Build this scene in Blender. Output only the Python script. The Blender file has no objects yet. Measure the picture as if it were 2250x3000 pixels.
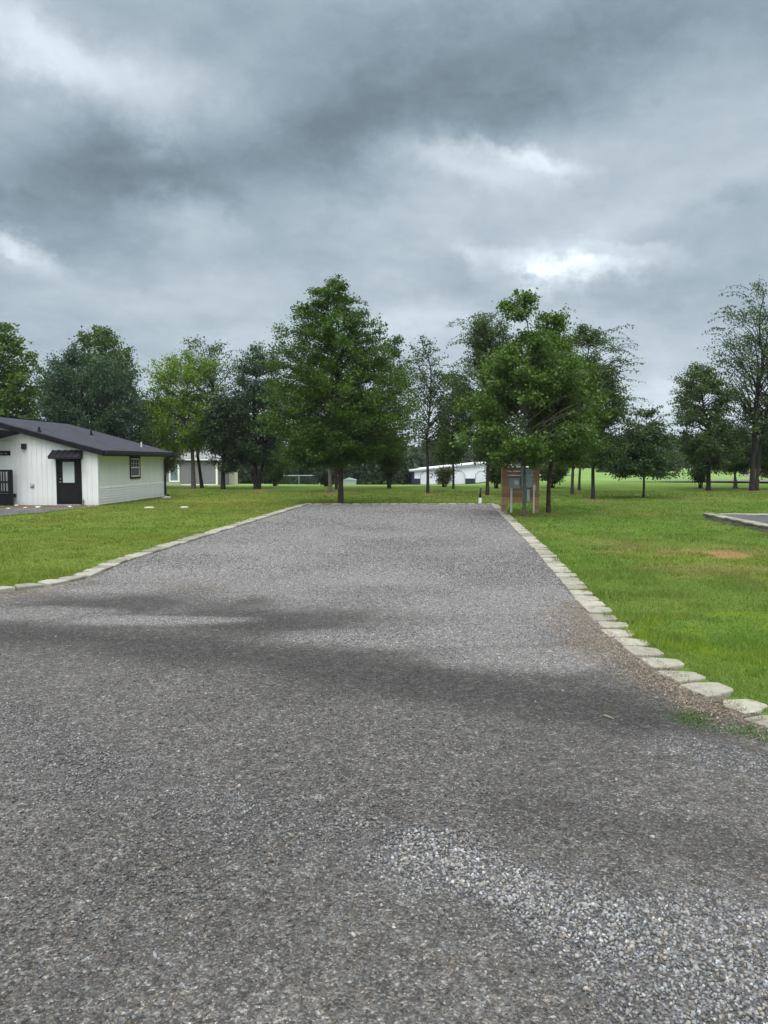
import bpy, math, random
import numpy as np
from mathutils import Vector
R = math.radians
scn = bpy.context.scene
col = scn.collection

# ------------------------------------------------------------------ camera
CAMH = 1.85
PITCH = math.atan(150/2250)
FPX = 2250.0
cam_d = bpy.data.cameras.new('camera'); cam = bpy.data.objects.new('camera', cam_d); col.objects.link(cam)
cam.location = (0, 0, CAMH); cam.rotation_euler = (math.pi/2-PITCH, 0, 0)
cam_d.sensor_fit = 'HORIZONTAL'; cam_d.sensor_width = 36; cam_d.lens = 36.0
cam_d.clip_start = 0.05; cam_d.clip_end = 3000
scn.camera = cam
scn.view_settings.view_transform = 'Standard'; scn.view_settings.look = 'None'
scn.view_settings.exposure = 0.0; scn.view_settings.gamma = 1.0

def ray(px, py):
    u = (px-1125)/FPX; v = (1500-py)/FPX
    c, s = math.cos(PITCH), math.sin(PITCH)
    return np.array([u, c+v*s, -s+v*c])

# ------------------------------------------------------------------ world
SUN_EL, SUN_AZ = 58, 200
w = bpy.data.worlds.new('World'); scn.world = w; w.use_nodes = True
nt = w.node_tree; nt.nodes.clear()
def N(t, kind, **kw):
    n = t.nodes.new(kind)
    for k, v in kw.items(): setattr(n, k, v)
    return n
def mth(t, op, a, b=None, c=None, clamp=False):
    n = t.nodes.new('ShaderNodeMath'); n.operation = op; n.use_clamp = clamp
    for i, x in enumerate((a, b, c)):
        if x is None: continue
        if isinstance(x, (int, float)): n.inputs[i].default_value = x
        else: t.links.new(x, n.inputs[i])
    return n.outputs[0]
def vmth(t, op, a, b=None, scale=None):
    n = t.nodes.new('ShaderNodeVectorMath'); n.operation = op
    for i, x in enumerate((a, b)):
        if x is None: continue
        if isinstance(x, (tuple, list)): n.inputs[i].default_value = x
        else: t.links.new(x, n.inputs[i])
    if scale is not None: n.inputs['Scale'].default_value = scale
    return n
def noise(t, vec, scale, detail=4, rough=.5, dim='3D'):
    n = N(t, 'ShaderNodeTexNoise', noise_dimensions=dim)
    n.inputs['Scale'].default_value = scale; n.inputs['Detail'].default_value = detail
    n.inputs['Roughness'].default_value = rough
    if vec is not None: t.links.new(vec, n.inputs['Vector'])
    return n
def ramp(t, fac, pts):
    n = t.nodes.new('ShaderNodeValToRGB')
    e = n.color_ramp.elements
    while len(e) < len(pts): e.new(.5)
    for el, (p, c) in zip(e, pts):
        el.position = p; el.color = c if len(c) == 4 else (*c, 1)
    t.links.new(fac, n.inputs[0]); return n.outputs[0]
def mixc(t, fac, a, b, mode='MIX'):
    n = t.nodes.new('ShaderNodeMix'); n.data_type = 'RGBA'; n.blend_type = mode
    for s, x in ((n.inputs[0], fac), (n.inputs[6], a), (n.inputs[7], b)):
        if isinstance(x, (int, float)): s.default_value = x
        elif isinstance(x, (tuple, list)): s.default_value = (*x, 1) if len(x) == 3 else x
        else: t.links.new(x, s)
    return n.outputs[2]

tc = N(nt, 'ShaderNodeTexCoord'); dirv = tc.outputs['Generated']
# cloud-deck coordinates: where the view ray meets a layer of cloud overhead
sep0 = N(nt, 'ShaderNodeSeparateXYZ'); nt.links.new(dirv, sep0.inputs[0])
zz = mth(nt, 'ADD', mth(nt, 'MAXIMUM', sep0.outputs[2], 0.0), 0.10)
deck = N(nt, 'ShaderNodeCombineXYZ')
nt.links.new(mth(nt, 'DIVIDE', sep0.outputs[0], zz), deck.inputs[0])
nt.links.new(mth(nt, 'DIVIDE', sep0.outputs[1], zz), deck.inputs[1])
w1 = noise(nt, deck.outputs[0], 0.9, 7, .60)
w2 = noise(nt, dirv, 5.5, 8, .66)
wa = vmth(nt, 'SUBTRACT', w1.outputs['Color'], (.5, .5, .5)).outputs[0]
wb = vmth(nt, 'SUBTRACT', w2.outputs['Color'], (.5, .5, .5)).outputs[0]
wsum = vmth(nt, 'ADD', vmth(nt, 'SCALE', wa, scale=.16).outputs[0], vmth(nt, 'SCALE', wb, scale=.22).outputs[0]).outputs[0]
sep1 = N(nt, 'ShaderNodeSeparateXYZ'); nt.links.new(wsum, sep1.inputs[0])
az = mth(nt, 'ADD', mth(nt, 'ARCTAN2', sep0.outputs[0], sep0.outputs[1]), sep1.outputs[0])
el = mth(nt, 'ADD', mth(nt, 'ARCSINE', sep0.outputs[2]), mth(nt, 'MULTIPLY', sep1.outputs[1], .55))
ae = N(nt, 'ShaderNodeCombineXYZ'); nt.links.new(az, ae.inputs[0]); nt.links.new(el, ae.inputs[1])
BLOBS = [  # photo px centre, radii px, tilt deg (+ = up to the right), amplitude
 (420, 560, 600, 130, 8, -.17), (900, 360, 700, 120, 14, -.14), (1800, 150, 800, 130, 6, -.115), (60, 560, 500, 120, 0, -.03),
 (1400, 40, 700, 80, 0, -.05), (2250, 560, 300, 60, 0, -.03),
 (250, 220, 330, 75, -22, .30), (60, 110, 160, 70, -30, .18), (560, 250, 220, 60, -10, .12),
 (1900, 430, 560, 130, 6, .13), (1340, 480, 170, 40, -12, .24), (1550, 455, 120, 28, -18, .36), (1440, 430, 60, 30, 0, .16),
 (1640, 738, 120, 30, -8, .44), (1610, 772, 60, 34, -40, .44), (1360, 745, 120, 30, -25, .15), (1760, 730, 120, 25, -4, .12),
 (20, 720, 95, 28, -20, .42), (540, 675, 140, 50, -10, .19), (600, 860, 360, 55, 4, .10), (250, 740, 200, 45, -10, -.06),
 (1100, 640, 300, 60, 10, .07), (1250, 830, 420, 50, -4, -.05), (1900, 820, 360, 45, 3, -.06), (1300, 940, 380, 55, 6, .15),
 (1800, 960, 260, 30, 0, .06), (2000, 1180, 300, 70, 0, .20), (500, 1090, 700, 60, 0, .04), (250, 1020, 260, 26, 0, -.08),
 (1300, 1300, 260, 60, 0, .25), (1000, 960, 240, 40, 8, .06), (2100, 640, 320, 60, -3, -.03), (1950, 560, 300, 40, 3, .05),
 (1125, 1140, 1700, 230, 0, .11), (1800, 620, 500, 60, 8, .05), (1800, 100, 800, 120, 4, -.03), (1500, 700, 260, 22, 10, .12), (1780, 690, 150, 14, -12, .14)]
tot = None
for (bx, by, rx, ry, rot, amp) in BLOBS:
    d = ray(bx, by); d = d/np.linalg.norm(d)
    a0, e0 = math.atan2(d[0], d[1]), math.asin(d[2])
    dd = vmth(nt, 'SUBTRACT', ae.outputs[0], (a0, e0, 0)).outputs[0]
    c, s = math.cos(R(rot)), math.sin(R(rot))
    p = vmth(nt, 'DOT_PRODUCT', dd, (c/(rx/FPX), s/(rx/FPX), 0)).outputs['Value']
    q = vmth(nt, 'DOT_PRODUCT', dd, (-s/(ry/FPX), c/(ry/FPX), 0)).outputs['Value']
    r2 = mth(nt, 'MULTIPLY_ADD', p, p, mth(nt, 'MULTIPLY', q, q))
    g = mth(nt, 'MULTIPLY', mth(nt, 'EXPONENT', mth(nt, 'MULTIPLY', r2, -.8)), amp*(.85 if amp < 0 else .95))
    tot = g if tot is None else mth(nt, 'ADD', tot, g)
stv = N(nt, 'ShaderNodeMapping'); stv.inputs['Scale'].default_value = (1, 1, 2.1); nt.links.new(dirv, stv.inputs[0])
f3 = noise(nt, stv.outputs[0], 4.2, 9, .58); f4 = noise(nt, vmth(nt, 'ADD', stv.outputs[0], wsum).outputs[0], 13, 7, .6)
f1 = noise(nt, deck.outputs[0], 1.3, 8, .58); f2 = noise(nt, deck.outputs[0], 4.5, 6, .55)
fine = mth(nt, 'ADD', mth(nt, 'MULTIPLY', mth(nt, 'SUBTRACT', f1.outputs[0], .5), .17),
           mth(nt, 'MULTIPLY', mth(nt, 'SUBTRACT', f2.outputs[0], .5), .07))
fine = mth(nt, 'ADD', fine, mth(nt, 'ADD', mth(nt, 'MULTIPLY', mth(nt, 'SUBTRACT', f3.outputs[0], .5), .34), mth(nt, 'MULTIPLY', mth(nt, 'SUBTRACT', f4.outputs[0], .5), .20)))
lum = mth(nt, 'MAXIMUM', mth(nt, 'ADD', mth(nt, 'ADD', tot, fine), .490), .19)
tint = ramp(nt, lum, [(.20, (.73, .975, 1.18)), (.38, (.76, .985, 1.17)), (.6, (.845, 1.0, 1.12)), (1.0, (.90, 1.0, 1.07))])
cloud = vmth(nt, 'MULTIPLY', tint, None)
cl = N(nt, 'ShaderNodeCombineXYZ')
for i in range(3): nt.links.new(lum, cl.inputs[i])
nt.links.new(cl.outputs[0], cloud.inputs[1])
# overcast sky, brighter overhead; raised further above the view to light the scene
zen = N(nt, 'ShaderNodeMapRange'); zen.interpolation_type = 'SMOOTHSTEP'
# ... and brightened lower down behind the viewer, added fill for walls and trees
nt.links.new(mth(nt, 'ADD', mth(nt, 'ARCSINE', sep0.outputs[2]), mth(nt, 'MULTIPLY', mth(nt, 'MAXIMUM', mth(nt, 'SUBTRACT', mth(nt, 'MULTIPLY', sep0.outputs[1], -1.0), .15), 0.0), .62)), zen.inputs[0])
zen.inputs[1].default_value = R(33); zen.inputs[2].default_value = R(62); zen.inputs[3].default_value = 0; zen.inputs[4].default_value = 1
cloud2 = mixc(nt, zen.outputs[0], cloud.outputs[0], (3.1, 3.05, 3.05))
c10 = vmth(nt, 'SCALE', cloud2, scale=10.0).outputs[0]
sky = N(nt, 'ShaderNodeTexSky', sky_type='NISHITA', sun_disc=False)
sky.sun_elevation = R(SUN_EL); sky.sun_rotation = R(SUN_AZ)
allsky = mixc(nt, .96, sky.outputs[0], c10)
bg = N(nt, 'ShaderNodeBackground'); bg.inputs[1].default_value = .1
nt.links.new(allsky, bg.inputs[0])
wo = N(nt, 'ShaderNodeOutputWorld'); nt.links.new(bg.outputs[0], wo.inputs[0])

sd = bpy.data.lights.new('sun', 'SUN'); sd.energy = 1.4; sd.angle = R(25); sd.color = (1, .97, .92)
so = bpy.data.objects.new('sun', sd); col.objects.link(so)
sdir = Vector((math.sin(R(SUN_AZ))*math.cos(R(SUN_EL)), math.cos(R(SUN_AZ))*math.cos(R(SUN_EL)), math.sin(R(SUN_EL))))
so.rotation_euler = sdir.to_track_quat('Z', 'Y').to_euler(); so.location = (0, 0, 50)

# ------------------------------------------------------------------ terrain
TY = [55, 80, 125, 180, 250, 420]
TU = [(p-1125)/FPX for p in (-400, 700, 1000, 1046, 1205, 1350, 1520, 1700, 2600)]
TZ = [[0]*9,
      [-.66, -.66, -.66, -.66, -.66, -.60, -.35, -.15, -.05],
      [-1.9, -2.0, -2.15, -2.2, -2.15, -2.1, -.9, -.35, -.2],
      [-4, -5, -5, -4.6, -2.4, -1.7, -.9, -.45, -.3],
      [-6, -8, -8, -6.2, -1.75, -.7, -.45, -.35, -.35],
      [-7, -9, -9, -8, -4, -3, -2.5, -2.2, -2.0]]
TZa = np.array(TZ, float)
def T(x, y):
    x = np.asarray(x, float); y = np.asarray(y, float)
    u = np.where(y > 30, x/np.maximum(y, 30), 0)
    yy = np.clip(y, TY[0], TY[-1]); uu = np.clip(u, TU[0], TU[-1])
    j = np.clip(np.searchsorted(TY, yy, side='right')-1, 0, len(TY)-2)
    i = np.clip(np.searchsorted(TU, uu, side='right')-1, 0, len(TU)-2)
    ty = np.array(TY); tu = np.array(TU)
    fy = (yy-ty[j])/(ty[j+1]-ty[j]); fx = (uu-tu[i])/(tu[i+1]-tu[i])
    fx = fx*fx*(3-2*fx)
    z = (TZa[j, i]*(1-fx)+TZa[j, i+1]*fx)*(1-fy)+(TZa[j+1, i]*(1-fx)+TZa[j+1, i+1]*fx)*fy
    return z
def G(px, py, z=None):
    d = ray(px, py)
    if z is not None:
        t = (CAMH-z)/-d[2]; return np.array([d[0]*t, d[1]*t, z])
    t = 2.0; st = .2
    while t < 600:
        p = d*t
        if CAMH+p[2] <= float(T(p[0], p[1])): break
        t += st
    lo, hi = t-st, t
    for _ in range(18):
        m = (lo+hi)/2; p = d*m
        if CAMH+p[2] <= float(T(p[0], p[1])): hi = m
        else: lo = m
    p = d*hi; return np.array([p[0], p[1], float(T(p[0], p[1]))])
def atY(px, py, y):
    d = ray(px, py); t = y/d[1]; return np.array([d[0]*t, y, CAMH+d[2]*t])

def vnoise(x, y, s, seed=0):
    x = np.asarray(x, float)/s+1000.5+seed*17.3; y = np.asarray(y, float)/s+1000.5+seed*9.1
    xi = np.floor(x).astype(np.int64); yi = np.floor(y).astype(np.int64)
    fx = x-xi; fy = y-yi; fx = fx*fx*(3-2*fx); fy = fy*fy*(3-2*fy)
    def h(a, b):
        n = (a*374761393+b*668265263+seed*974634777) & 0xffffffff
        n = ((n ^ (n >> 13))*1274126177) & 0xffffffff
        n = n ^ (n >> 16); return (n & 0xffff)/65535.0
    return (h(xi, yi)*(1-fx)+h(xi+1, yi)*fx)*(1-fy)+(h(xi, yi+1)*(1-fx)+h(xi+1, yi+1)*fx)*fy
def fbm(x, y, s, o=4, seed=0):
    t = 0; a = .5
    for k in range(o):
        t = t+a*(vnoise(x, y, s/2**k, seed+k*7)-.5); a *= .55
    return t*2
def sstep(a, b, x):
    t = np.clip((x-a)/(b-a), 0, 1); return t*t*(3-2*t)

# ------------------------------------------------------------------ mesh helpers
def tag(o, label=None, cat=None, group=None, kind=None):
    if label: o['label'] = label
    if cat: o['category'] = cat
    if group: o['group'] = group
    if kind: o['kind'] = kind
    return o
def fast(name, V, F, mat, colors=None, smooth=False, parent=None):
    V = np.asarray(V, np.float32); F = np.asarray(F, np.int32)
    me = bpy.data.meshes.new(name); n, k = F.shape
    me.vertices.add(len(V)); me.vertices.foreach_set('co', V.ravel())
    me.loops.add(n*k); me.loops.foreach_set('vertex_index', F.ravel())
    me.polygons.add(n); me.polygons.foreach_set('loop_start', np.arange(0, n*k, k, dtype=np.int32))
    if smooth: me.polygons.foreach_set('use_smooth', np.ones(n, bool))
    me.update(calc_edges=True)
    if colors is not None:
        a = me.color_attributes.new('Col', 'FLOAT_COLOR', 'POINT')
        c4 = np.ones((len(V), 4), np.float32); c4[:, :3] = colors; a.data.foreach_set('color', c4.ravel())
    me.materials.append(mat)
    o = bpy.data.objects.new(name, me); col.objects.link(o)
    if parent: o.parent = parent
    return o
def empty(name, loc=(0, 0, 0), rz=0):
    o = bpy.data.objects.new(name, None); col.objects.link(o); o.location = tuple(float(v) for v in loc); o.rotation_euler = (0, 0, rz)
    o.empty_display_size = .2; return o
class MB:
    def __init__(s): s.v = []; s.f = []
    def add(s, vs, fs):
        b = len(s.v); s.v += [tuple(float(c) for c in v) for v in vs]; s.f += [tuple(b+i for i in f) for f in fs]; return s
    def box(s, x0, x1, y0, y1, z0, z1):
        return s.add([(x0, y0, z0), (x1, y0, z0), (x1, y1, z0), (x0, y1, z0), (x0, y0, z1), (x1, y0, z1), (x1, y1, z1), (x0, y1, z1)],
                     [(0, 3, 2, 1), (4, 5, 6, 7), (0, 1, 5, 4), (1, 2, 6, 5), (2, 3, 7, 6), (3, 0, 4, 7)])
    def prism(s, pts, a, b):
        """pts: outline of 3D points; extruded by vector from a to b offsets"""
        a = np.array(a, float); b = np.array(b, float); n = len(pts)
        P = [np.array(p, float) for p in pts]
        return s.add([p+a for p in P]+[p+b for p in P],
                     [tuple(range(n))[::-1], tuple(range(n, 2*n))]+[(i, (i+1) % n, n+(i+1) % n, n+i) for i in range(n)])
    def tube(s, pts, rad, k=8, cap=True):
        P = [np.array(p, float) for p in pts]; n = len(P)
        rad = rad if hasattr(rad, '__len__') else [rad]*n
        vs = []
        for i in range(n):
            t = P[min(i+1, n-1)]-P[max(i-1, 0)]; t = t/(np.linalg.norm(t)+1e-9)
            a = np.cross(t, (0, 0, 1) if abs(t[2]) < .9 else (1, 0, 0)); a /= np.linalg.norm(a); b = np.cross(t, a)
            for j in range(k):
                an = 2*math.pi*j/k; vs.append(P[i]+rad[i]*(math.cos(an)*a+math.sin(an)*b))
        fs = [(i*k+j, i*k+(j+1) % k, (i+1)*k+(j+1) % k, (i+1)*k+j) for i in range(n-1) for j in range(k)]
        if cap: fs += [tuple(range(k))[::-1], tuple((n-1)*k+j for j in range(k))]
        return s.add(vs, fs)
    def cyl(s, c, r, h, k=16, axis='z'):
        ax = {'z': (0, 0, 1), 'y': (0, 1, 0), 'x': (1, 0, 0)}[axis]
        c = np.array(c, float); return s.tube([c, c+np.array(ax)*h], r, k)
    def build(s, name, mat, parent=None, bevel=0, smooth=False):
        me = bpy.data.meshes.new(name); me.from_pydata(s.v, [], s.f); me.materials.append(mat)
        if smooth: me.polygons.foreach_set('use_smooth', [True]*len(me.polygons))
        me.update()
        o = bpy.data.objects.new(name, me); col.objects.link(o)
        if parent: o.parent = parent
        if bevel:
            m = o.modifiers.new('bevel', 'BEVEL'); m.width = bevel; m.segments = 2; m.limit_method = 'ANGLE'
        return o

# ------------------------------------------------------------------ materials
def newmat(name):
    m = bpy.data.materials.new(name); m.use_nodes = True; t = m.node_tree; t.nodes.clear()
    o = t.nodes.new('ShaderNodeOutputMaterial'); p = t.nodes.new('ShaderNodeBsdfPrincipled')
    t.links.new(p.outputs[0], o.inputs[0]); return m, t, p, o
def simple(name, c, rough=.6, var=.12, scale=3.0, metal=0, bump=0, bscale=40, spec=.35, dirt=None):
    m, t, p, o = newmat(name); tcn = N(t, 'ShaderNodeTexCoord')
    n = noise(t, tcn.outputs['Object'], scale, 6, .6)
    c = np.array(c)
    cc = ramp(t, n.outputs[0], [(.3, tuple(c*(1-var))), (.7, tuple(np.minimum(c*(1+var), .95)))])
    if dirt:
        s = N(t, 'ShaderNodeSeparateXYZ'); t.links.new(tcn.outputs['Object'], s.inputs[0])
        n3 = noise(t, tcn.outputs['Object'], 5, 6, .7)
        hgt = mth(t, 'ADD', s.outputs[2], mth(t, 'MULTIPLY', mth(t, 'SUBTRACT', n3.outputs[0], .5), .7))
        f = mth(t, 'MULTIPLY', ramp(t, hgt, [(.0, (1, 1, 1)), (.35, (0, 0, 0))]), .35)
        cc = mixc(t, f, cc, dirt)
        n4 = N(t, 'ShaderNodeMapping'); n4.inputs['Scale'].default_value = (6, 6, .5); t.links.new(tcn.outputs['Object'], n4.inputs[0])
        n5 = noise(t, n4.outputs[0], 1.5, 5, .6)
        cc = mixc(t, mth(t, 'MULTIPLY', ramp(t, n5.outputs[0], [(.5, (0, 0, 0)), (.75, (1, 1, 1))]), .13), cc, dirt)
    t.links.new(cc, p.inputs['Base Color']); p.inputs['Roughness'].default_value = rough
    p.inputs['Metallic'].default_value = metal; p.inputs['Specular IOR Level'].default_value = spec
    if bump:
        n2 = noise(t, tcn.outputs['Object'], bscale, 5, .6); b = N(t, 'ShaderNodeBump'); b.inputs['Strength'].default_value = bump
        b.inputs['Distance'].default_value = .01
        t.links.new(n2.outputs[0], b.inputs['Height']); t.links.new(b.outputs[0], p.inputs['Normal'])
    return m
def colmat(name, rough=.8, spec=.2, trans=0.0):
    m, t, p, o = newmat(name); a = N(t, 'ShaderNodeAttribute', attribute_name='Col')
    t.links.new(a.outputs['Color'], p.inputs['Base Color']); p.inputs['Roughness'].default_value = rough
    p.inputs['Specular IOR Level'].default_value = spec
    if trans:
        tr = N(t, 'ShaderNodeBsdfTranslucent'); mx = N(t, 'ShaderNodeMixShader'); mx.inputs[0].default_value = trans
        tcol = mixc(t, 1.0, a.outputs['Color'], (1.15, 1.2, .7), 'MULTIPLY')
        t.links.new(tcol, tr.inputs[0]); t.links.new(p.outputs[0], mx.inputs[1]); t.links.new(tr.outputs[0], mx.inputs[2])
        t.links.new(mx.outputs[0], o.inputs[0])
    return m
M = {}
M['leaf'] = colmat('leaf', .5, .35, .34)
M['grassblade'] = colmat('grass_blade', .7, .2, .25)
M['stone'] = colmat('crushed_stone', .85, .25)
M['siding'] = simple('white_siding', (.69, .73, .73), .55, .03, 2, dirt=(.42, .42, .36))
M['white'] = simple('white_trim', (.78, .79, .78), .5, .04)
M['black'] = simple('black_paint', (.007, .008, .010), .6, .25, 4, spec=.2)
M['blackmetal'] = simple('black_metal', (.010, .011, .014), .5, .2, 4, spec=.3)
M['glassdark'] = simple('dark_glass', (.02, .025, .03), .12, .3, 1.5, spec=.3)
M['frosted'] = simple('frosted_glass', (.48, .56, .55), .3, .06, 1)
M['steel'] = simple('grey_enclosure', (.30, .36, .39), .42, .08, 3, spec=.4)
M['pvc'] = simple('white_pvc', (.62, .64, .60), .45, .06, 6)
M['chrome'] = simple('worn_metal', (.45, .44, .42), .3, .1, 5, metal=.8)
M['greysiding'] = simple('grey_siding', (.17, .17, .19), .6, .06, 3)
M['greyroof'] = simple('grey_shingle', (.2, .21, .22), .9, .25, 8)
M['navy'] = simple('navy_sheet', (.012, .018, .036), .5, .15)
M['gate'] = simple('pale_door_sheet', (.62, .68, .71), .45, .1, .7)
M['whitemetal'] = simple('white_sheet_metal', (.72, .77, .82), .4, .05, 1)
M['concrete'] = simple('concrete', (.36, .35, .32), .9, .18, 4, bump=.4, bscale=60)
M['galv'] = simple('galvanised', (.33, .40, .43), .45, .1, 5, metal=.3)
M['pale'] = simple('pale_rock', (.55, .52, .46), .8, .15, 5)
M['tan'] = simple('cream_panel', (.62, .55, .47), .8, .08, 2)
# edging block: pale grey, slightly mossy, different per block
def blockmat():
    m, t, p, o = newmat('edging_concrete'); tcn = N(t, 'ShaderNodeTexCoord'); oi = N(t, 'ShaderNodeObjectInfo')
    off = N(t, 'ShaderNodeCombineXYZ'); t.links.new(mth(t, 'MULTIPLY', oi.outputs['Random'], 50), off.inputs[0])
    v = vmth(t, 'ADD', tcn.outputs['Object'], off.outputs[0]).outputs[0]
    n = noise(t, v, 9, 8, .65); c = ramp(t, n.outputs[0], [(.30, (.13, .13, .095)), (.44, (.25, .247, .205)), (.72, (.35, .345, .30))])
    c = mixc(t, 1.0, c, ramp(t, oi.outputs['Random'], [(0, (.66, .66, .62)), (.5, (.95, .95, .93)), (1, (1.15, 1.15, 1.12))]), 'MULTIPLY')
    n2 = noise(t, v, 90, 4, .7)
    c = mixc(t, ramp(t, n2.outputs[0], [(.56, (0, 0, 0)), (.72, (.5, .5, .5))]), c, (.14, .14, .10))
    t.links.new(c, p.inputs['Base Color']); p.inputs['Roughness'].default_value = .92
    b = N(t, 'ShaderNodeBump'); b.inputs['Strength'].default_value = .5; b.inputs['Distance'].default_value = .01
    t.links.new(noise(t, v, 45, 8, .7).outputs[0], b.inputs['Height']); t.links.new(b.outputs[0], p.inputs['Normal'])
    return m
M['block'] = blockmat()
def blockface():
    m, t, p, o = newmat('split_face_concrete'); tcn = N(t, 'ShaderNodeTexCoord'); oi = N(t, 'ShaderNodeObjectInfo')
    n = noise(t, tcn.outputs['Object'], 14, 8, .7)
    c = mixc(t, oi.outputs['Random'], (.13, .12, .10), (.27, .22, .18))
    c = mixc(t, n.outputs[0], c, (.20, .19, .17))
    t.links.new(c, p.inputs['Base Color']); p.inputs['Roughness'].default_value = .95
    return m
M['splitblock'] = blockface()
def barkmat(name, c):
    m, t, p, o = newmat(name); tcn = N(t, 'ShaderNodeTexCoord'); mp = N(t, 'ShaderNodeMapping'); mp.inputs['Scale'].default_value = (14, 14, 3)
    t.links.new(tcn.outputs['Object'], mp.inputs[0]); n = noise(t, mp.outputs[0], 2.5, 8, .7)
    c = np.array(c); t.links.new(ramp(t, n.outputs[0], [(.3, tuple(c*.45)), (.7, tuple(c*1.4))]), p.inputs['Base Color'])
    p.inputs['Roughness'].default_value = .95; b = N(t, 'ShaderNodeBump'); b.inputs['Strength'].default_value = .8; b.inputs['Distance'].default_value = .02
    t.links.new(n.outputs[0], b.inputs['Height']); t.links.new(b.outputs[0], p.inputs['Normal']); return m
M['bark'] = barkmat('brown_bark', (.055, .042, .034)); M['barkdark'] = barkmat('dark_bark', (.022, .018, .016)); M['barkgrey'] = barkmat('grey_bark', (.11, .10, .085))
M['forestfloor'] = simple('forest_shade', (.03, .045, .02), .95, .3)
def roofmat():
    m, t, p, o = newmat('charcoal_shingle'); tcn = N(t, 'ShaderNodeTexCoord')
    br = N(t, 'ShaderNodeTexBrick'); br.inputs['Scale'].default_value = 1; br.inputs['Brick Width'].default_value = .33; br.inputs['Row Height'].default_value = .14
    br.inputs['Mortar Size'].default_value = .006; br.inputs['Color1'].default_value = (.024, .029, .041, 1); br.inputs['Color2'].default_value = (.038, .045, .060, 1); br.inputs['Mortar'].default_value = (.025, .028, .034, 1)
    mp = N(t, 'ShaderNodeMapping'); mp.inputs['Rotation'].default_value = (0, 0, math.pi/2); t.links.new(tcn.outputs['Object'], mp.inputs[0]); t.links.new(mp.outputs[0], br.inputs[0])
    n = noise(t, tcn.outputs['Object'], 1.2, 6, .6)
    t.links.new(mixc(t, 1, br.outputs[0], ramp(t, n.outputs[0], [(.3, (.8, .8, .8)), (.7, (1.25, 1.25, 1.25))]), 'MULTIPLY'), p.inputs['Base Color'])
    p.inputs['Roughness'].default_value = .9; p.inputs['Specular IOR Level'].default_value = .3; return m
M['roof'] = roofmat()
def plankmat():
    m, t, p, o = newmat('stained_planks'); tcn = N(t, 'ShaderNodeTexCoord'); s = N(t, 'ShaderNodeSeparateXYZ'); t.links.new(tcn.outputs['Object'], s.inputs[0])
    row = mth(t, 'FLOOR', mth(t, 'DIVIDE', s.outputs[2], .14)); wn = N(t, 'ShaderNodeTexWhiteNoise', noise_dimensions='1D'); t.links.new(row, wn.inputs['W'])
    mp = N(t, 'ShaderNodeMapping'); mp.inputs['Scale'].default_value = (1.5, 4, 30); t.links.new(tcn.outputs['Object'], mp.inputs[0])
    n = noise(t, mp.outputs[0], 2, 6, .65)
    c = mixc(t, n.outputs[0], (.20, .115, .065), (.50, .31, .19)); c = mixc(t, 1, c, ramp(t, wn.outputs[0], [(0, (.75, .72, .68)), (1, (1.2, 1.2, 1.2))]), 'MULTIPLY')
    t.links.new(c, p.inputs['Base Color']); p.inputs['Roughness'].default_value = .8; return m
M['plank'] = plankmat()
def gravelmat():
    m, t, p, o = newmat('gravel'); a = N(t, 'ShaderNodeAttribute', attribute_name='Col'); tcn = N(t, 'ShaderNodeTexCoord'); P = tcn.outputs['Object']
    wrp = noise(t, P, 40, 3, .6); Pw = vmth(t, 'ADD', P, vmth(t, 'SCALE', vmth(t, 'SUBTRACT', wrp.outputs['Color'], (.5, .5, .5)).outputs[0], scale=.018).outputs[0]).outputs[0]
    def vor(s):
        v = N(t, 'ShaderNodeTexVoronoi'); v.inputs['Scale'].default_value = s; t.links.new(Pw, v.inputs['Vector']); return v
    v1, v2, v3 = vor(120), vor(52), vor(17)
    def g(v):
        x = N(t, 'ShaderNodeSeparateXYZ'); t.links.new(v.outputs['Color'], x.inputs[0]); return x.outputs[0]
    s1 = ramp(t, g(v1), [(0, (.45,)*3), (.6, (.95,)*3), (.9, (1.4,)*3), (1, (2.4,)*3)])
    s2 = ramp(t, g(v2), [(0, (.66,)*3), (.5, (.96,)*3), (.88, (1.2,)*3), (1, (1.8,)*3)])
    s3 = ramp(t, g(v3), [(0, (.88,)*3), (.75, (1.03,)*3), (1, (1.22,)*3)])
    c = mixc(t, 1, a.outputs['Color'], s1, 'MULTIPLY'); c = mixc(t, 1, c, s2, 'MULTIPLY'); c = mixc(t, 1, c, s3, 'MULTIPLY')
    n = noise(t, P, 7, 8, .65); c = mixc(t, 1, c, ramp(t, n.outputs[0], [(.3, (.88, .88, .88)), (.7, (1.12, 1.12, 1.12))]), 'MULTIPLY')
    # occasional warm-tinted stones
    hue = N(t, 'ShaderNodeSeparateXYZ'); t.links.new(v2.outputs['Color'], hue.inputs[0])
    c = mixc(t, 1, c, ramp(t, hue.outputs[1], [(0, (1.06, .98, .93)), (.5, (1, 1, 1)), (1, (.94, .99, 1.06))]), 'MULTIPLY')
    t.links.new(c, p.inputs['Base Color']); p.inputs['Roughness'].default_value = .88; p.inputs['Specular IOR Level'].default_value = .25
    hh = mth(t, 'ADD', mth(t, 'MULTIPLY', v2.outputs['Distance'], -1.0), mth(t, 'MULTIPLY', v1.outputs['Distance'], -.5))
    b = N(t, 'ShaderNodeBump'); b.inputs['Strength'].default_value = .8; b.inputs['Distance'].default_value = .012
    t.links.new(hh, b.inputs['Height']); t.links.new(b.outputs[0], p.inputs['Normal']); return m
M['gravel'] = gravelmat()
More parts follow.
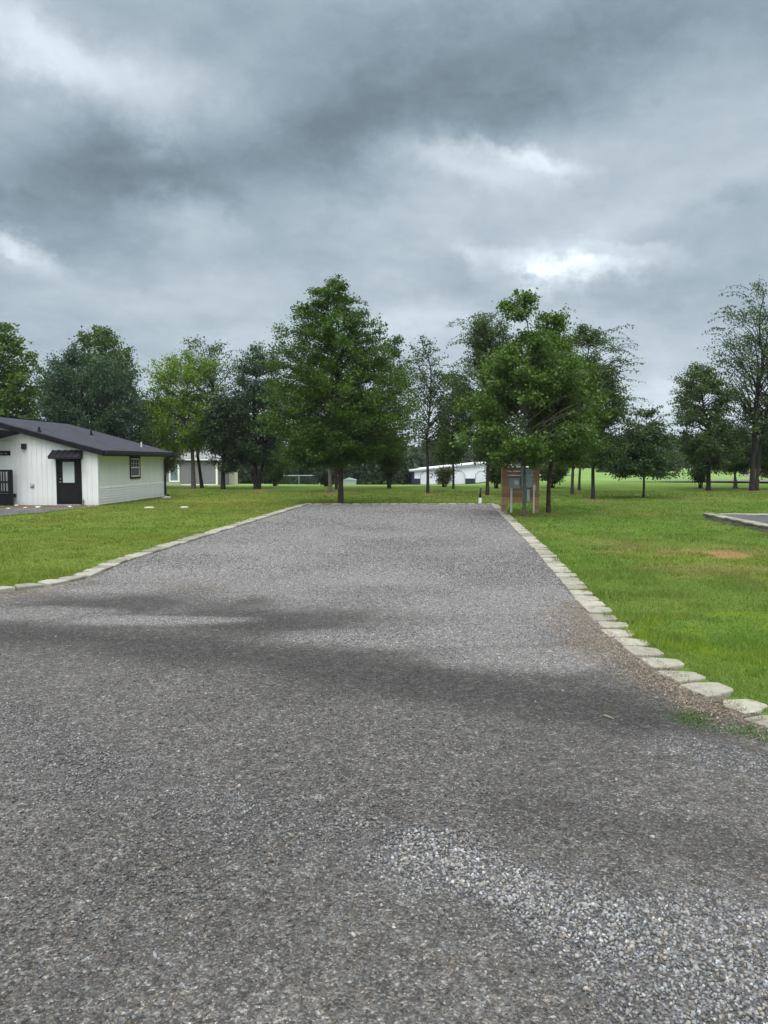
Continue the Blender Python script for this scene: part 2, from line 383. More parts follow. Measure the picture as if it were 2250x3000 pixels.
def lawnmat():
    m, t, p, o = newmat('lawn'); a = N(t, 'ShaderNodeAttribute', attribute_name='Col'); tcn = N(t, 'ShaderNodeTexCoord'); P = tcn.outputs['Object']
    c = a.outputs['Color']
    for s, lo, hi in ((55, .62, 1.35), (9, .8, 1.2), (1.6, .88, 1.12)):
        n = noise(t, P, s, 5, .65); c = mixc(t, 1, c, ramp(t, n.outputs[0], [(.3, (lo, lo, lo)), (.7, (hi, hi, hi))]), 'MULTIPLY')
    n = noise(t, P, 3.2, 7, .7); c = mixc(t, ramp(t, n.outputs[0], [(.54, (0, 0, 0)), (.68, (.4, .4, .4))]), c, (.17, .14, .05))
    n = noise(t, P, .45, 6, .65); c = mixc(t, 1, c, ramp(t, n.outputs[0], [(.34, (.78, .86, .74)), (.66, (1.22, 1.16, 1.2))]), 'MULTIPLY')
    t.links.new(c, p.inputs['Base Color']); p.inputs['Roughness'].default_value = .95; p.inputs['Specular IOR Level'].default_value = .1
    b = N(t, 'ShaderNodeBump'); b.inputs['Strength'].default_value = .7; b.inputs['Distance'].default_value = .04
    t.links.new(noise(t, P, 38, 6, .7).outputs[0], b.inputs['Height']); t.links.new(b.outputs[0], p.inputs['Normal']); return m
M['lawn'] = lawnmat()

# ------------------------------------------------------------------ ground layout
Lin = [G(905, 1479.5), G(640, 1563), G(362, 1652), G(270, 1695), G(150, 1721), G(0, 1738)]
Rin = [G(1440, 1479.5), G(1597, 1645), G(1698, 1761), G(1748, 1822), G(1803, 1862), G(1892, 1916), G(2018, 1986), G(2103, 2037), G(2200, 2085), G(2300, 2135)]
YF = float((Lin[0][1]+Rin[0][1])/2)
ly = [-40, 3, Lin[5][1]-1.2, Lin[5][1]] + [p[1] for p in Lin[4::-1]]
lx = [-60, -60, -60, Lin[5][0]] + [p[0] for p in Lin[4::-1]]
ry = [-40, 3.2, Rin[9][1]-.7, Rin[9][1]] + [p[1] for p in Rin[8::-1]]
rx_ = [60, 60, 60, Rin[9][0]] + [p[0] for p in Rin[8::-1]]
def xl(y): return np.interp(y, ly, lx)
def xr(y): return np.interp(y, ry, rx_)
def on_gravel(x, y): return (x > xl(y)) & (x < xr(y)) & (y < YF)
# second pad on the right
Pc = G(2064, 1520); Pn = G(2250, 1561); pd = (Pn-Pc)/np.linalg.norm(Pn-Pc)       # wall runs toward the camera
pr = np.array([-pd[1], pd[0], 0.0]);
if pr[0] < 0: pr = -pr
PADZ = .175
def in_pad2(x, y):
    q = (x-Pc[0])*pr[0]+(y-Pc[1])*pr[1]; s = (x-Pc[0])*pd[0]+(y-Pc[1])*pd[1]
    return (q > 0) & (s > 0) & (s < 14) & (q < 12)
def ell(x, y, px, py, rpx, rpy, rot=0, seed=0, wob=.35, soft=.35):
    """soft-edged patch on the ground whose centre/extent is measured at a spot of the ground"""
    c = G(px, py, 0); a = G(px, py-rpy, 0); b = G(px, py+rpy, 0)
    ax = rpx*c[1]/FPX; ay = (a[1]-b[1])/2; cy = (a[1]+b[1])/2
    dx = x-c[0]; dy = y-cy; cr, sr = math.cos(R(rot)), math.sin(R(rot))
    u = (dx*cr+dy*sr)/ax; v = (-dx*sr+dy*cr)/ay
    d = np.sqrt(u*u+v*v)+fbm(x, y, max(ax, ay)*.7, 4, seed+3)*wob
    return 1-sstep(1-soft, 1+soft, d)
def seg(x, y, pts, wid, seed=0, wob=.4, soft=.5):
    d = np.full(np.shape(x), 1e9); P = [G(px, py, 0) for px, py in pts]
    for a, b in zip(P[:-1], P[1:]):
        ab = b[:2]-a[:2]; t = np.clip(((x-a[0])*ab[0]+(y-a[1])*ab[1])/(ab@ab), 0, 1)
        d = np.minimum(d, np.hypot(x-a[0]-t*ab[0], y-a[1]-t*ab[1]))
    d = d/wid+fbm(x, y, wid*2, 4, seed+11)*wob
    return 1-sstep(1-soft, 1+soft, d)
def gravel_fields(x, y):
    """loose (0..1 coverage by clean crushed stone), dark (compacted damp fines), mulch, weed"""
    x = np.asarray(x, float); y = np.asarray(y, float)
    edge = 10.2-.42*(x+4)+fbm(x, y, 1.8, 4, 5)*1.3
    edge = np.where(x > 1.0, 8.1-.55*(x-1)+fbm(x, y, 1.2, 4, 5)*.8, edge)
    loose = sstep(-.5, .5, y-edge)
    d1 = ell(x, y, 470, 1772, 290, 34, 0, 1, .8, .7); d2 = ell(x, y, 880, 1824, 330, 32, 0, 2, .8, .7)
    loose = loose*(1-.9*np.maximum(d1, d2))
    l1 = np.maximum(ell(x, y, 470, 1822, 240, 14, 0, 3), ell(x, y, 1250, 1872, 420, 34, 0, 4))
    l1 = np.maximum(l1, .8*ell(x, y, 1550, 1930, 300, 42, 0, 6)); l1 = np.maximum(l1, .6*ell(x, y, 60, 1800, 260, 20, 0, 7))
    loose = np.maximum(loose, l1)
    coarse = seg(x, y, [(1250, 2520), (1480, 2600), (1720, 2690), (2000, 2790), (2350, 2960)], .23, 8, .6, .85)
    coarse = np.maximum(coarse, .8*seg(x, y, [(1700, 2680), (2300, 2760)], .20, 9, .6, .9)); coarse = np.maximum(coarse, .55*seg(x, y, [(1900, 2860), (2400, 3100)], .28, 31))
    coarse = np.maximum(coarse, .35*seg(x, y, [(330, 2240), (700, 2400), (1050, 2480), (1250, 2530)], .30, 10))
    coarse = np.maximum(coarse, .45*seg(x, y, [(-100, 2080), (250, 2260)], .35, 12)); coarse = np.maximum(coarse, .7*seg(x, y, [(1990, 2190), (2400, 2290)], .22, 13))
    dark = np.maximum.reduce([d1, d2, seg(x, y, [(-300, 1850), (100, 1862), (560, 1900), (1000, 1960), (1500, 2035), (1900, 2120)], .50, 14, .7, .8),
                              .7*ell(x, y, 1300, 2010, 520, 60, 0, 15), .5*seg(x, y, [(1550, 2380), (2300, 2520)], .2, 16)])
    dark = dark*(1-loose)*(1-coarse)
    xe = xr(y); mulch = seg(x, y, [(1690, 1775), (1740, 1835), (1830, 1915), (1970, 1995), (2100, 2070)], .24, 17, .7)
    mulch = np.maximum(mulch, .8*seg(x, y, [(1680, 1800), (1760, 1890), (1880, 1965), (2040, 2040)], .26, 35, .9, .8))
    mulch = np.maximum(mulch, .35*seg(x, y, [(1560, 1600), (1590, 1625)], .1, 33)); mulch = np.maximum(mulch, .6*seg(x, y, [(0, 1752), (140, 1735), (270, 1708)], .16, 18)); mulch = np.maximum(mulch, .4*ell(x, y, 560, 1722, 130, 8, 0, 19)); mulch = np.maximum(mulch, .55*seg(x, y, [(2090, 2080), (2260, 2150)], .22, 34))
    weed = np.maximum(.9*seg(x, y, [(1960, 2078), (2080, 2120), (2270, 2165)], .13, 20, .9), .9*seg(x, y, [(2120, 2062), (2250, 2110)], .09, 21, .9))
    weed = weed*sstep(-.25, .25, fbm(x, y, .35, 3, 22)+.1)
    return loose, coarse, dark, mulch, weed
def gravel_color(x, y):
    lo, co, dk, mu, we = gravel_fields(x, y)
    c = np.ones(np.shape(x)+(3,))*np.array((.102, .1003, .0945))
    n = fbm(x, y, 1.6, 5, 40)[..., None]*.22+fbm(x, y, .25, 4, 41)[..., None]*.10; c = c*(1+n)
    def mx(c, f, t): return c*(1-f[..., None])+np.array(t)*f[..., None]
    c = mx(c, dk*.9, (.046, .0455, .044)); c = mx(c, lo, (.178, .176, .172)); c = mx(c, co*.7, (.085, .089, .092))
    c = mx(c, mu*.7, (.150, .124, .094)); c = mx(c, we*.6, (.05, .10, .02))
    far = sstep(16, 30, y)[..., None]
    c = c*(1-.0*far)*(1+.18*fbm(x, y, 4, 3, 50)[..., None])
    return np.clip(c, .01, .8)
def lawn_color(x, y):
    x = np.asarray(x, float); y = np.asarray(y, float)
    left = 1-sstep(-3, 4, x-.087*y)
    base = np.ones(np.shape(x)+(3,))
    cl = np.array((.094, .136, .022)); cr = np.array((.076, .130, .022)); cf = np.array((.140, .235, .065))
    c = cl*left[..., None]+cr*(1-left)[..., None]
    f = sstep(52, 85, y)[..., None]; c = c*(1-f)+cf*f
    def mx(c, f, t): return c*(1-f[..., None])+np.array(t)*f[..., None]
    yel = sstep(.05, .55, fbm(x, y, 5, 4, 60)); c = mx(c, yel*.5*(1-f[..., 0]), (.135, .150, .025))
    grn = sstep(.05, .5, fbm(x, y, 3.2, 4, 61)); c = mx(c, grn*.55*(1-f[..., 0]), (.060, .125, .012))
    cl2 = seg(x, y, [(1880, 1870), (2060, 1880), (2300, 1920)], .45, 62, .8)+ell(x, y, 2150, 1820, 200, 30, 0, 63, .8)
    c = mx(c, np.clip(cl2, 0, 1)*.45*sstep(-.3, .3, fbm(x, y, .45, 3, 99)), (.14, .20, .010))
    dry = sstep(.0, .5, fbm(x, y, 1.3, 4, 64))*(.35+.65*sstep(24, 30, y))*(1-sstep(44, 58, y)); c = mx(c, dry*.45, (.12, .10, .035))
    ds = sstep(-.1, .4, fbm(x, y, 1.1, 4, 66))*ell(x, y, 2080, 1640, 330, 60, 0, 67); c = mx(c, ds*.55, (.155, .135, .055))
    red = ell(x, y, 2125, 1624, 62, 12, 0, 65, .5); c = mx(c, red*.65, (.25, .125, .07))
    red2 = ell(x, y, 985, 1442, 60, 5, 0, 68, .6); c = mx(c, red2*.6, (.20, .12, .05))
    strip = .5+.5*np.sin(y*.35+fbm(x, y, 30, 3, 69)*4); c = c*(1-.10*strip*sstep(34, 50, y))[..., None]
    dk = sstep(34, 42, y)*(1-sstep(54, 62, y))*(.5+.5*sstep(-.3, .4, fbm(x, y, 9, 3, 70))); c = mx(c, dk*.7, (.052, .092, .012))  # shade band across the far lawn, painted into the grass colour
    for (tx, ty_, rr_) in ((1607, 1503, 26), (1535, 1514, 20), (1676, 1449, 16), (1737, 1464, 18), (985, 1443, 34), (760, 1440, 26), (567, 1432, 18), (1428, 1452, 16), (1253, 1447, 14), (2203, 1439, 24), (2075, 1439, 16), (1000, 1476, 22)):
        c = mx(c, .6*ell(x, y, tx, ty_, rr_, 4 if ty_ < 1480 else 6, 0, tx, .5, .6), (.17, .115, .06))
    return np.clip(c*1.2, .005, .6)

def axis(fine, lo, hi, LO, HI, g=1.12):
    a = list(np.arange(lo, hi+fine/2, fine)); s = fine
    while a[-1] < HI: s *= g; a.append(a[-1]+s)
    s = fine
    while a[0] > LO: s *= g; a.insert(0, a[0]-s)
    return np.array(a)
def grid(xs, ys):
    X, Y = np.meshgrid(xs, ys); nx, ny = len(xs), len(ys)
    i = np.arange(nx-1)[None, :]+np.arange(ny-1)[:, None]*nx; i = i.ravel()
    return X.ravel(), Y.ravel(), np.stack([i, i+1, i+nx+1, i+nx], 1)
X, Y, F = grid(axis(.22, -22, 22, -900, 900), axis(.22, 3, 50, -60, 1400))
Z = T(X, Y)+fbm(X, Y, 9, 3, 80)*.05*sstep(34, 60, Y)+fbm(X, Y, 26, 2, 81)*.25*sstep(70, 120, Y)
ong = on_gravel(X, Y); Z = Z-np.where(ong, .03, 0)
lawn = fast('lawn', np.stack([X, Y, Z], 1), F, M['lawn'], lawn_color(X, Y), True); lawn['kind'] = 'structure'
# gravel sheet: parking pad plus the lane in front of it
X, Y, F = grid(axis(.09, -7, 7, -60, 60, 1.15), np.concatenate([axis(.09, 1.5, 14, -40, 14, 1.15)[:-1], np.arange(14, YF, .2), [YF]]))
X0 = X.copy(); X = np.clip(X, xl(Y), xr(Y))
keep = (np.ptp(X[F], axis=1) > 1e-4); F = F[keep]
lo, co, dk, mu, we = gravel_fields(X, Y)
inner = (X == X0)
Z = .012+np.where(inner, fbm(X, Y, 1.7, 3, 82)*.008, 0)
lane = fast('gravel_driveway', np.stack([X, Y, Z], 1), F, M['gravel'], gravel_color(X, Y), True); lane['kind'] = 'structure'

# ------------------------------------------------------------------ loose stones (countless)
rs = np.random.RandomState(7)
ICO = None
def icosa():
    t = (1+5**.5)/2
    v = np.array([(-1, t, 0), (1, t, 0), (-1, -t, 0), (1, -t, 0), (0, -1, t), (0, 1, t), (0, -1, -t), (0, 1, -t), (t, 0, -1), (t, 0, 1), (-t, 0, -1), (-t, 0, 1)], float)/math.hypot(1, t)
    f = np.array([(0, 11, 5), (0, 5, 1), (0, 1, 7), (0, 7, 10), (0, 10, 11), (1, 5, 9), (5, 11, 4), (11, 10, 2), (10, 7, 6), (7, 1, 8), (3, 9, 4), (3, 4, 2), (3, 2, 6), (3, 6, 8), (3, 8, 9), (4, 9, 5), (2, 4, 11), (6, 2, 10), (8, 6, 7), (9, 8, 1)])
    return v, f
def octa():
    v = np.array([(1, 0, 0), (-1, 0, 0), (0, 1, 0), (0, -1, 0), (0, 0, 1), (0, 0, -1)], float)
    f = np.array([(0, 2, 4), (2, 1, 4), (1, 3, 4), (3, 0, 4), (2, 0, 5), (1, 2, 5), (3, 1, 5), (0, 3, 5)]); return v, f
def rotm(n, flat=.5):
    a = rs.rand(n)*2*math.pi; b = (rs.rand(n)-.5)*math.pi*flat; c = (rs.rand(n)-.5)*math.pi*flat
    ca, sa, cb, sb, cc, sc = np.cos(a), np.sin(a), np.cos(b), np.sin(b), np.cos(c), np.sin(c)
    z = np.zeros(n); o = np.ones(n)
    Rz = np.array([[ca, -sa, z], [sa, ca, z], [z, z, o]]).transpose(2, 0, 1)
    Rx = np.array([[o, z, z], [z, cb, -sb], [z, sb, cb]]).transpose(2, 0, 1)
    Ry = np.array([[cc, z, sc], [z, o, z], [-sc, z, cc]]).transpose(2, 0, 1)
    return Rz @ Rx @ Ry
def stones(xy, size, tmpl, zf, colr):
    v, f = tmpl; n = len(xy); v = np.sign(v)*np.abs(v)**.6; v = v/np.linalg.norm(v, axis=1).mean()
    k = len(v); vs = v[None]*(1+(rs.rand(n, k, 1)-.5)*.62)*np.stack([np.ones(n), .45+.5*rs.rand(n), .32+.4*rs.rand(n)], 1)[:, None, :]
    vs = np.einsum('nij,nkj->nki', rotm(n), vs)*size[:, None, None]
    vs[:, :, 0] += xy[:, 0:1]; vs[:, :, 1] += xy[:, 1:2]; vs[:, :, 2] += (.012+size*zf)[:, None]
    F = (f[None]+(np.arange(n)*k)[:, None, None]).reshape(-1, 3)
    return vs.reshape(-1, 3), F, np.repeat(colr, k, axis=0)
def scatter(y0, y1, dens, margin=.6):
    A = (y1-y0)*(y1*.5+margin)*2; n = int(A*dens); y = y0+rs.rand(n)*(y1-y0); x = (rs.rand(n)*2-1)*(y1*.5+margin)
    k = (np.abs(x) < y*.5+margin) & on_gravel(x+.02, y) & on_gravel(x-.02, y); return x[k], y[k]
parts = []
def shade(x, y, n):
    v = rs.rand(n); g = .30+1.15*v+.5*(v > .95)
    t = rs.rand(n); c = np.where((t < .12)[:, None], np.array((1.12, .98, .82)), np.where((t < .45)[:, None], np.array((.95, 1., 1.07)), np.array((1, 1, 1))))
    return g[:, None]*c
for (y0, y1, dens, s0, s1, tm) in ((1.7, 4.2, 9500, .0024, .0105, 'i'), (4.2, 7.5, 3600, .004, .0115, 'o'), (7.5, 12, 1700, .006, .013, 'o'), (12, 20, 800, .009, .018, 'o'), (20, 31.5, 260, .013, .024, 'o')):
    x, y = scatter(y0, y1, dens); lo, co, dk, mu, we = gravel_fields(x, y)
    cover = np.maximum(lo, co)
    p = np.clip(.26+.16*sstep(-.2, .3, fbm(x, y, .45, 3, 90))+.75*cover-.12*dk-.1*mu, .05, 1)
    k = rs.rand(len(x)) < p; x, y, cover, co, dk = x[k], y[k], cover[k], co[k], dk[k]; n = len(x)
    size = (s0+(s1-s0)*rs.rand(n)**np.where(cover > .35, 1.1, 3.2))*(1+.15*co)*(1-.3*dk)*(1+.7*(rs.rand(n) > .995))
    base = np.array((.212, .215, .215))*(.55+.45*np.clip(cover+.12, 0, 1))[:, None]*(1-.35*dk)[:, None]
    parts.append(stones(np.stack([x, y], 1), size, icosa() if tm == 'i' else octa(), .15, base*shade(x, y, n)))
# a few bigger pale pebbles
x, y = scatter(1.8, 9, 3.0); n = len(x)
parts.append(stones(np.stack([x, y], 1), .007+.010*rs.rand(n)**2, icosa(), .3, np.array((.27, .26, .23))*(.7+.6*rs.rand(n))[:, None]))
def join(parts):
    V = []; Fs = []; C = []; b = 0
    for v, f, c in parts: V.append(v); Fs.append(f+b); C.append(c); b += len(v)
    return np.concatenate(V), np.concatenate(Fs), np.concatenate(C)
V, F, C = join(parts)
tag(fast('loose_stones', V, F, M['stone'], np.clip(C, 0, .8)), 'loose grey crushed stone scattered over the driveway', 'gravel', kind='stuff')

# wood chips / dry litter along the right-hand edging
x, y = scatter(4.4, 13, 2600); lo, co, dk, mu, we = gravel_fields(x, y); k = rs.rand(len(x)) < mu*.75; x, y = x[k], y[k]; n = len(x)
a = rs.rand(n)*6.28; L = .004+.008*rs.rand(n); wd = .0018+.0022*rs.rand(n); zc = .02+.012*rs.rand(n); tl = (rs.rand(n)-.5)*.012
dx, dy = np.cos(a)*L, np.sin(a)*L; ex, ey = -np.sin(a)*wd, np.cos(a)*wd
V = np.stack([np.stack([x-dx-ex, y-dy-ey, zc-tl], 1), np.stack([x+dx-ex, y+dy-ey, zc+tl], 1), np.stack([x+dx+ex, y+dy+ey, zc+tl], 1), np.stack([x-dx+ex, y-dy+ey, zc-tl], 1)], 1).reshape(-1, 3)
F = np.arange(n*4).reshape(-1, 4); C = np.repeat(np.array((.25, .205, .15))*(.45+.9*rs.rand(n))[:, None], 4, axis=0)
tag(fast('leaf_litter', V, F, M['stone'], C), 'brown dry litter drifted along the inner side of the right-hand edging', 'litter', kind='stuff')

# ------------------------------------------------------------------ grass blades (countless)
def blades(x, y, h, wd, c, z0):
    n = len(x); a = rs.rand(n)*6.28; l = h*(.25+.6*rs.rand(n)); b = rs.rand(n)*6.28
    V = np.empty((n, 3, 3)); V[:, 0, 0] = x-np.cos(a)*wd; V[:, 0, 1] = y-np.sin(a)*wd; V[:, 1, 0] = x+np.cos(a)*wd; V[:, 1, 1] = y+np.sin(a)*wd
    V[:, 0, 2] = V[:, 1, 2] = z0; V[:, 2, 0] = x+np.cos(b)*l; V[:, 2, 1] = y+np.sin(b)*l; V[:, 2, 2] = z0+h
    return V.reshape(-1, 3), np.arange(n*3).reshape(-1, 3), np.repeat(c, 3, axis=0)
def gcol(x, y):
    c = lawn_color(x, y)*(.62+.75*rs.rand(len(x)))[:, None]; d = rs.rand(len(x)) > .93
    c[d] = np.array((.21, .18, .075))*(.6+.5*rs.rand(d.sum()))[:, None]; return c*1.35
parts = []
for (y0, y1, dens, h0, h1, wd) in ((4, 8, 5200, .025, .062, .0028), (8, 13, 2600, .025, .058, .0045), (13, 20, 1000, .025, .055, .008), (20, 34, 330, .03, .055, .014), (34, 48, 90, .03, .055, .022)):
    A = (y1-y0)*(y1*.5+1)*2; n = int(A*dens); y = y0+rs.rand(n)*(y1-y0); x = (rs.rand(n)*2-1)*(y1*.5+1)
    k = (np.abs(x) < y*.5+1) & ~on_gravel(x, y) & ~in_pad2(x, y)
    k &= (x > xr(y)+.12) | (x < xl(y)-.12) | (y > YF+.1)
    red = ell(x, y, 2125, 1624, 62, 12, 0, 65, .5); k &= rs.rand(n) > red*.9
    x, y = x[k], y[k]; n = len(x); tall = .55+.95*sstep(-.3, .5, fbm(x, y, .5, 3, 95))**1.5; nearedge = np.exp(-np.maximum(0, x-xr(y)-.3)/.15)
    parts.append(blades(x, y, (h0+(h1-h0)*rs.rand(n))*tall*(1+.35*nearedge*(x > 0)), wd*(.7+.6*rs.rand(n)), gcol(x, y), T(x, y)-.004))
V, F, C = join(parts)
tag(fast('grass_blades', V, F, M['grassblade'], np.clip(C, 0, .6)), 'short mown grass blades covering the lawn either side of the driveway', 'grass', kind='stuff')
x, y = scatter(4.2, 7.5, 5500); lo, co, dk, mu, we = gravel_fields(x, y); k = rs.rand(len(x)) < we*.55; x, y = x[k], y[k]; n = len(x)
V, F, C = blades(x, y, .012+.035*rs.rand(n), np.full(n, .003), np.array((.055, .115, .02))*(.6+.8*rs.rand(n))[:, None], np.full(n, .01))
tag(fast('weeds', V, F, M['grassblade'], C), 'thin green weeds creeping onto the gravel at the right edge', 'weeds', kind='stuff')

# ------------------------------------------------------------------ edging blocks
def block_mesh(name, L, D, H, taper, mat, seed):
    r = random.Random(seed); hl, hd = L/2, D/2
    # front (driveway side, -y) is the long face, the back tapers
    out = [(-hl, -hd), (hl, -hd), (hl, -hd*.2), (hl-taper, hd*.8), (hl-taper*1.5, hd), (-hl+taper*1.5, hd), (-hl+taper, hd*.8), (-hl, -hd*.2)]
    out = [(x+r.uniform(-.008, .008), y+r.uniform(-.008, .008)) for x, y in out]
    b = MB(); b.prism([(x, y, 0) for x, y in out], (0, 0, -H), (0, 0, 0))
    me = bpy.data.meshes.new(name); me.from_pydata(b.v, [], b.f); me.materials.append(mat); return me
BM = [block_mesh('edging_block', .372, .31, .12, .055, M['block'], s) for s in range(5)]
NB = [block_mesh('edging_block', .335, .33, .12, .06, M['block'], s+20) for s in range(3)]
ORD = ['first', 'second', 'third', 'fourth', 'fifth', 'sixth', 'seventh', 'eighth', 'ninth', 'tenth', 'eleventh', 'twelfth', 'thirteenth', 'fourteenth', 'fifteenth', 'sixteenth', 'seventeenth', 'eighteenth', 'nineteenth']
TENS = {2: 'twent', 3: 'thirt', 4: 'fort', 5: 'fift', 6: 'sixt', 7: 'sevent', 8: 'eight', 9: 'ninet'}
def ordw(i):
    if i < 19: return ORD[i]
    n = i+1; t, u = divmod(n, 10)
    return TENS[t]+'ieth' if u == 0 else TENS[t]+'y-'+ORD[u-1]
def put_block(p, ang, label, group, rj, mesh=None, z=.058, bev=.012, sc=1):
    o = bpy.data.objects.new('edging_block', mesh or rj.choice(BM)); col.objects.link(o)
    o.location = (float(p[0]), float(p[1]), z+rj.uniform(-.012, .006)); o.rotation_euler = (rj.uniform(-.04, .04), rj.uniform(-.03, .03), ang+rj.uniform(-.03, .03))
    o.scale = (sc*rj.uniform(.97, 1.02), rj.uniform(.94, 1.04), 1)
    m = o.modifiers.new('bevel', 'BEVEL'); m.width = bev; m.segments = 2; m.limit_method = 'ANGLE'; m.angle_limit = R(35)
    tag(o, label, 'edging block', group); return o
def walk(pts, step, jit=0):
    P = [np.array(p[:2]) for p in pts]; out = []; carry = 0
    for a, b in zip(P[:-1], P[1:]):
        L = np.linalg.norm(b-a); t = carry
        while t < L: out.append((a+(b-a)*t/L, math.atan2(b[1]-a[1], b[0]-a[0]))); t += step
        carry = t-L
    return out
rj = random.Random(3)
def mid(a, b): return (np.array(a)+np.array(b))/2
Rout = [G(1457, 1477), G(1596, 1600), G(1689, 1691), G(1778, 1781), G(1879, 1870), G(1980, 1933), G(2128, 2022), G(2212, 2060)]
rc = [(p[0]-.17, p[1]) for p in Rout][::-1]      # centre line, near end first
d0 = np.array(rc[0])-np.array(rc[1]); d0 /= np.linalg.norm(d0)
rc = [tuple(np.array(rc[0])+d0*.9)]+rc
for i, (p, a) in enumerate(walk(rc, .405)):
    if p[1] > YF+.1: continue
    near = i < 11
    put_block(p+np.array((rj.uniform(-.03, .03), 0))*(1 if near else .3), a+math.pi+(rj.uniform(-.1, .1)+.25*max(0, 5-i)/5 if near else 0), f"{ordw(i)} edging block from the near end of the driveway's right-hand row", 'edging blocks along the right side of the driveway', rj, rj.choice(NB) if near else None, z=.030 if near else .046, bev=.016 if near else .012)
lc = [(p[0]-.16, p[1]+.02) for p in Lin][::-1]; d0 = np.array((-1, -.12)); lc = [tuple(np.array(lc[0])+d0*1.1)]+lc
for i, (p, a) in enumerate(walk(lc, .405)):
    if p[1] > YF+.05: continue
    put_block(p, a, f"{ordw(i)} edging block from the near end of the driveway's left-hand row", 'edging blocks along the left side of the driveway', rj)
fc = [(Lin[0][0]-.05, YF+.14), (Rin[0][0]+.1, YF+.14)]
for i, (p, a) in enumerate(walk(fc, .405)):
    put_block(p, a, f"{ordw(i)} edging block from the left in the driveway's far end row", 'edging blocks across the far end of the driveway', rj)
# raised second pad
SB = block_mesh('wall_block', .36, .28, .064, .03, M['splitblock'], 9); CB = block_mesh('cap_block', .40, .31, .045, .01, M['block'], 10)
wall = walk([Pc+pr*.14-pd*.0, Pc+pr*.14+pd*12], .405); a0 = math.atan2(pd[1], pd[0])
for i, (p, a) in enumerate(wall[:24]):
    put_block(p, a+math.pi if False else a, f"{ordw(i)} pale cap block from the far corner along the raised pad's long side", 'cap blocks of the raised pad', rj, CB, z=.18, bev=.008).name = 'cap_block'
    put_block(p+pd[:2]*.2, a, f"{ordw(i)} rough lower block from the far corner under the raised pad's caps", 'lower blocks of the raised pad wall', rj, SB, z=.070, bev=.008).name = 'wall_block'
    put_block(p+pd[:2]*.02, a, f"{ordw(i)} rough upper block from the far corner in the raised pad's wall", 'upper blocks of the raised pad wall', rj, SB, z=.138, bev=.008).name = 'wall_block'
wall2 = walk([Pc+pr*.6+pd*.14, Pc+pr*10+pd*.14], .405)
for i, (p, a) in enumerate(wall2[:22]):
    put_block(p, a, f"{ordw(i)} pale cap block from the left along the raised pad's far side", 'cap blocks of the raised pad', rj, CB, z=.18, bev=.008).name = 'cap_block'
xs = np.linspace(.27, 12, 90); ys = np.linspace(.27, 12, 90); X, Y, F = grid(xs, ys)
W = Pc[None, :2]+X[:, None]*pr[None, :2]+Y[:, None]*pd[None, :2]
cc = np.ones((len(W), 3))*np.array((.085, .088, .093))*(1+.25*fbm(W[:, 0], W[:, 1], 1.5, 4, 5))[:, None]
if np.cross(pr[:2], pd[:2]) < 0: F = F[:, ::-1]
o = fast('raised_gravel_pad', np.column_stack([W, np.full(len(W), .15)]), F, M['gravel'], cc, True); o['kind'] = 'structure'

# ------------------------------------------------------------------ white building
C0 = G(288, 1482); D0 = G(481, 1455.5); sd_ = (D0-C0)[:2]; SL = float(np.linalg.norm(sd_)); sang = -math.atan2(sd_[0], sd_[1])
H = empty('white_house', (C0[0], C0[1], 0), sang); tag(H, 'white board-and-batten house with charcoal roof beside the left lawn', 'house')
ca, sa = math.cos(sang), math.sin(sang)
def toloc(p): dx, dy = p[0]-C0[0], p[1]-C0[1]; return np.array([dx*ca+dy*sa, -dx*sa+dy*ca, p[2]])
def front(px, py, off=0):      # point on the local plane y = off
    o = toloc((0, 0, CAMH)); d = ray(px, py); dl = np.array([d[0]*ca+d[1]*sa, -d[0]*sa+d[1]*ca, d[2]])
    t = (off-o[1])/dl[1]; return o+dl*t
def side(px, py, off=0):
    o = toloc((0, 0, CAMH)); d = ray(px, py); dl = np.array([d[0]*ca+d[1]*sa, -d[0]*sa+d[1]*ca, d[2]])
    t = (off-o[0])/dl[0]; return o+dl*t
EZ = float(front(288, 1322)[2]); RX = -5.2; SLOPE = .268; OV = .30
FW = 11.0
def rz(x): return EZ+.0-x*SLOPE if x > RX else EZ-RX*SLOPE-(RX-x)*SLOPE
# walls
b = MB(); gab = [(0, 0), (0, EZ), (RX, rz(RX)), (2*RX, EZ), (2*RX, 0)]
b.prism([(x, 0, z) for x, z in gab], (0, .12, 0), (0, 0, 0))
xx = -.25
while xx > 2*RX:
    b.box(xx-.02, xx+.02, -.018, -.0005, .02, rz(xx)-.05); xx -= .21
b.box(-.07, .022, -.022, -.001, 0, EZ)                 # corner board
b.build('front_wall', M['siding'], H)
b = MB(); b.box(-.12, 0, .125, SL, 0, EZ)
yy = .45
while yy < SL-.1: b.box(.0005, .010, yy-.015, yy+.015, .80, EZ); yy += .42
for k in range(7):
    z = .05+k*.107; b.prism([(0.001, .05, z), (.036, .05, z), (.008, .05, z+.092), (.001, .05, z+.092)], (0, 0, 0), (0, SL-.06, 0))
b.box(.001, .03, .0, .05, 0, EZ); b.box(.001, .03, SL-.055, SL, 0, EZ)
b.build('side_wall', M['siding'], H)
b = MB(); b.box(2*RX, -.12, SL-.12, SL-.005, 0, EZ); b.box(2*RX, 2*RX+.12, .13, SL-.13, 0, EZ); b.build('rear_wall', M['siding'], H)
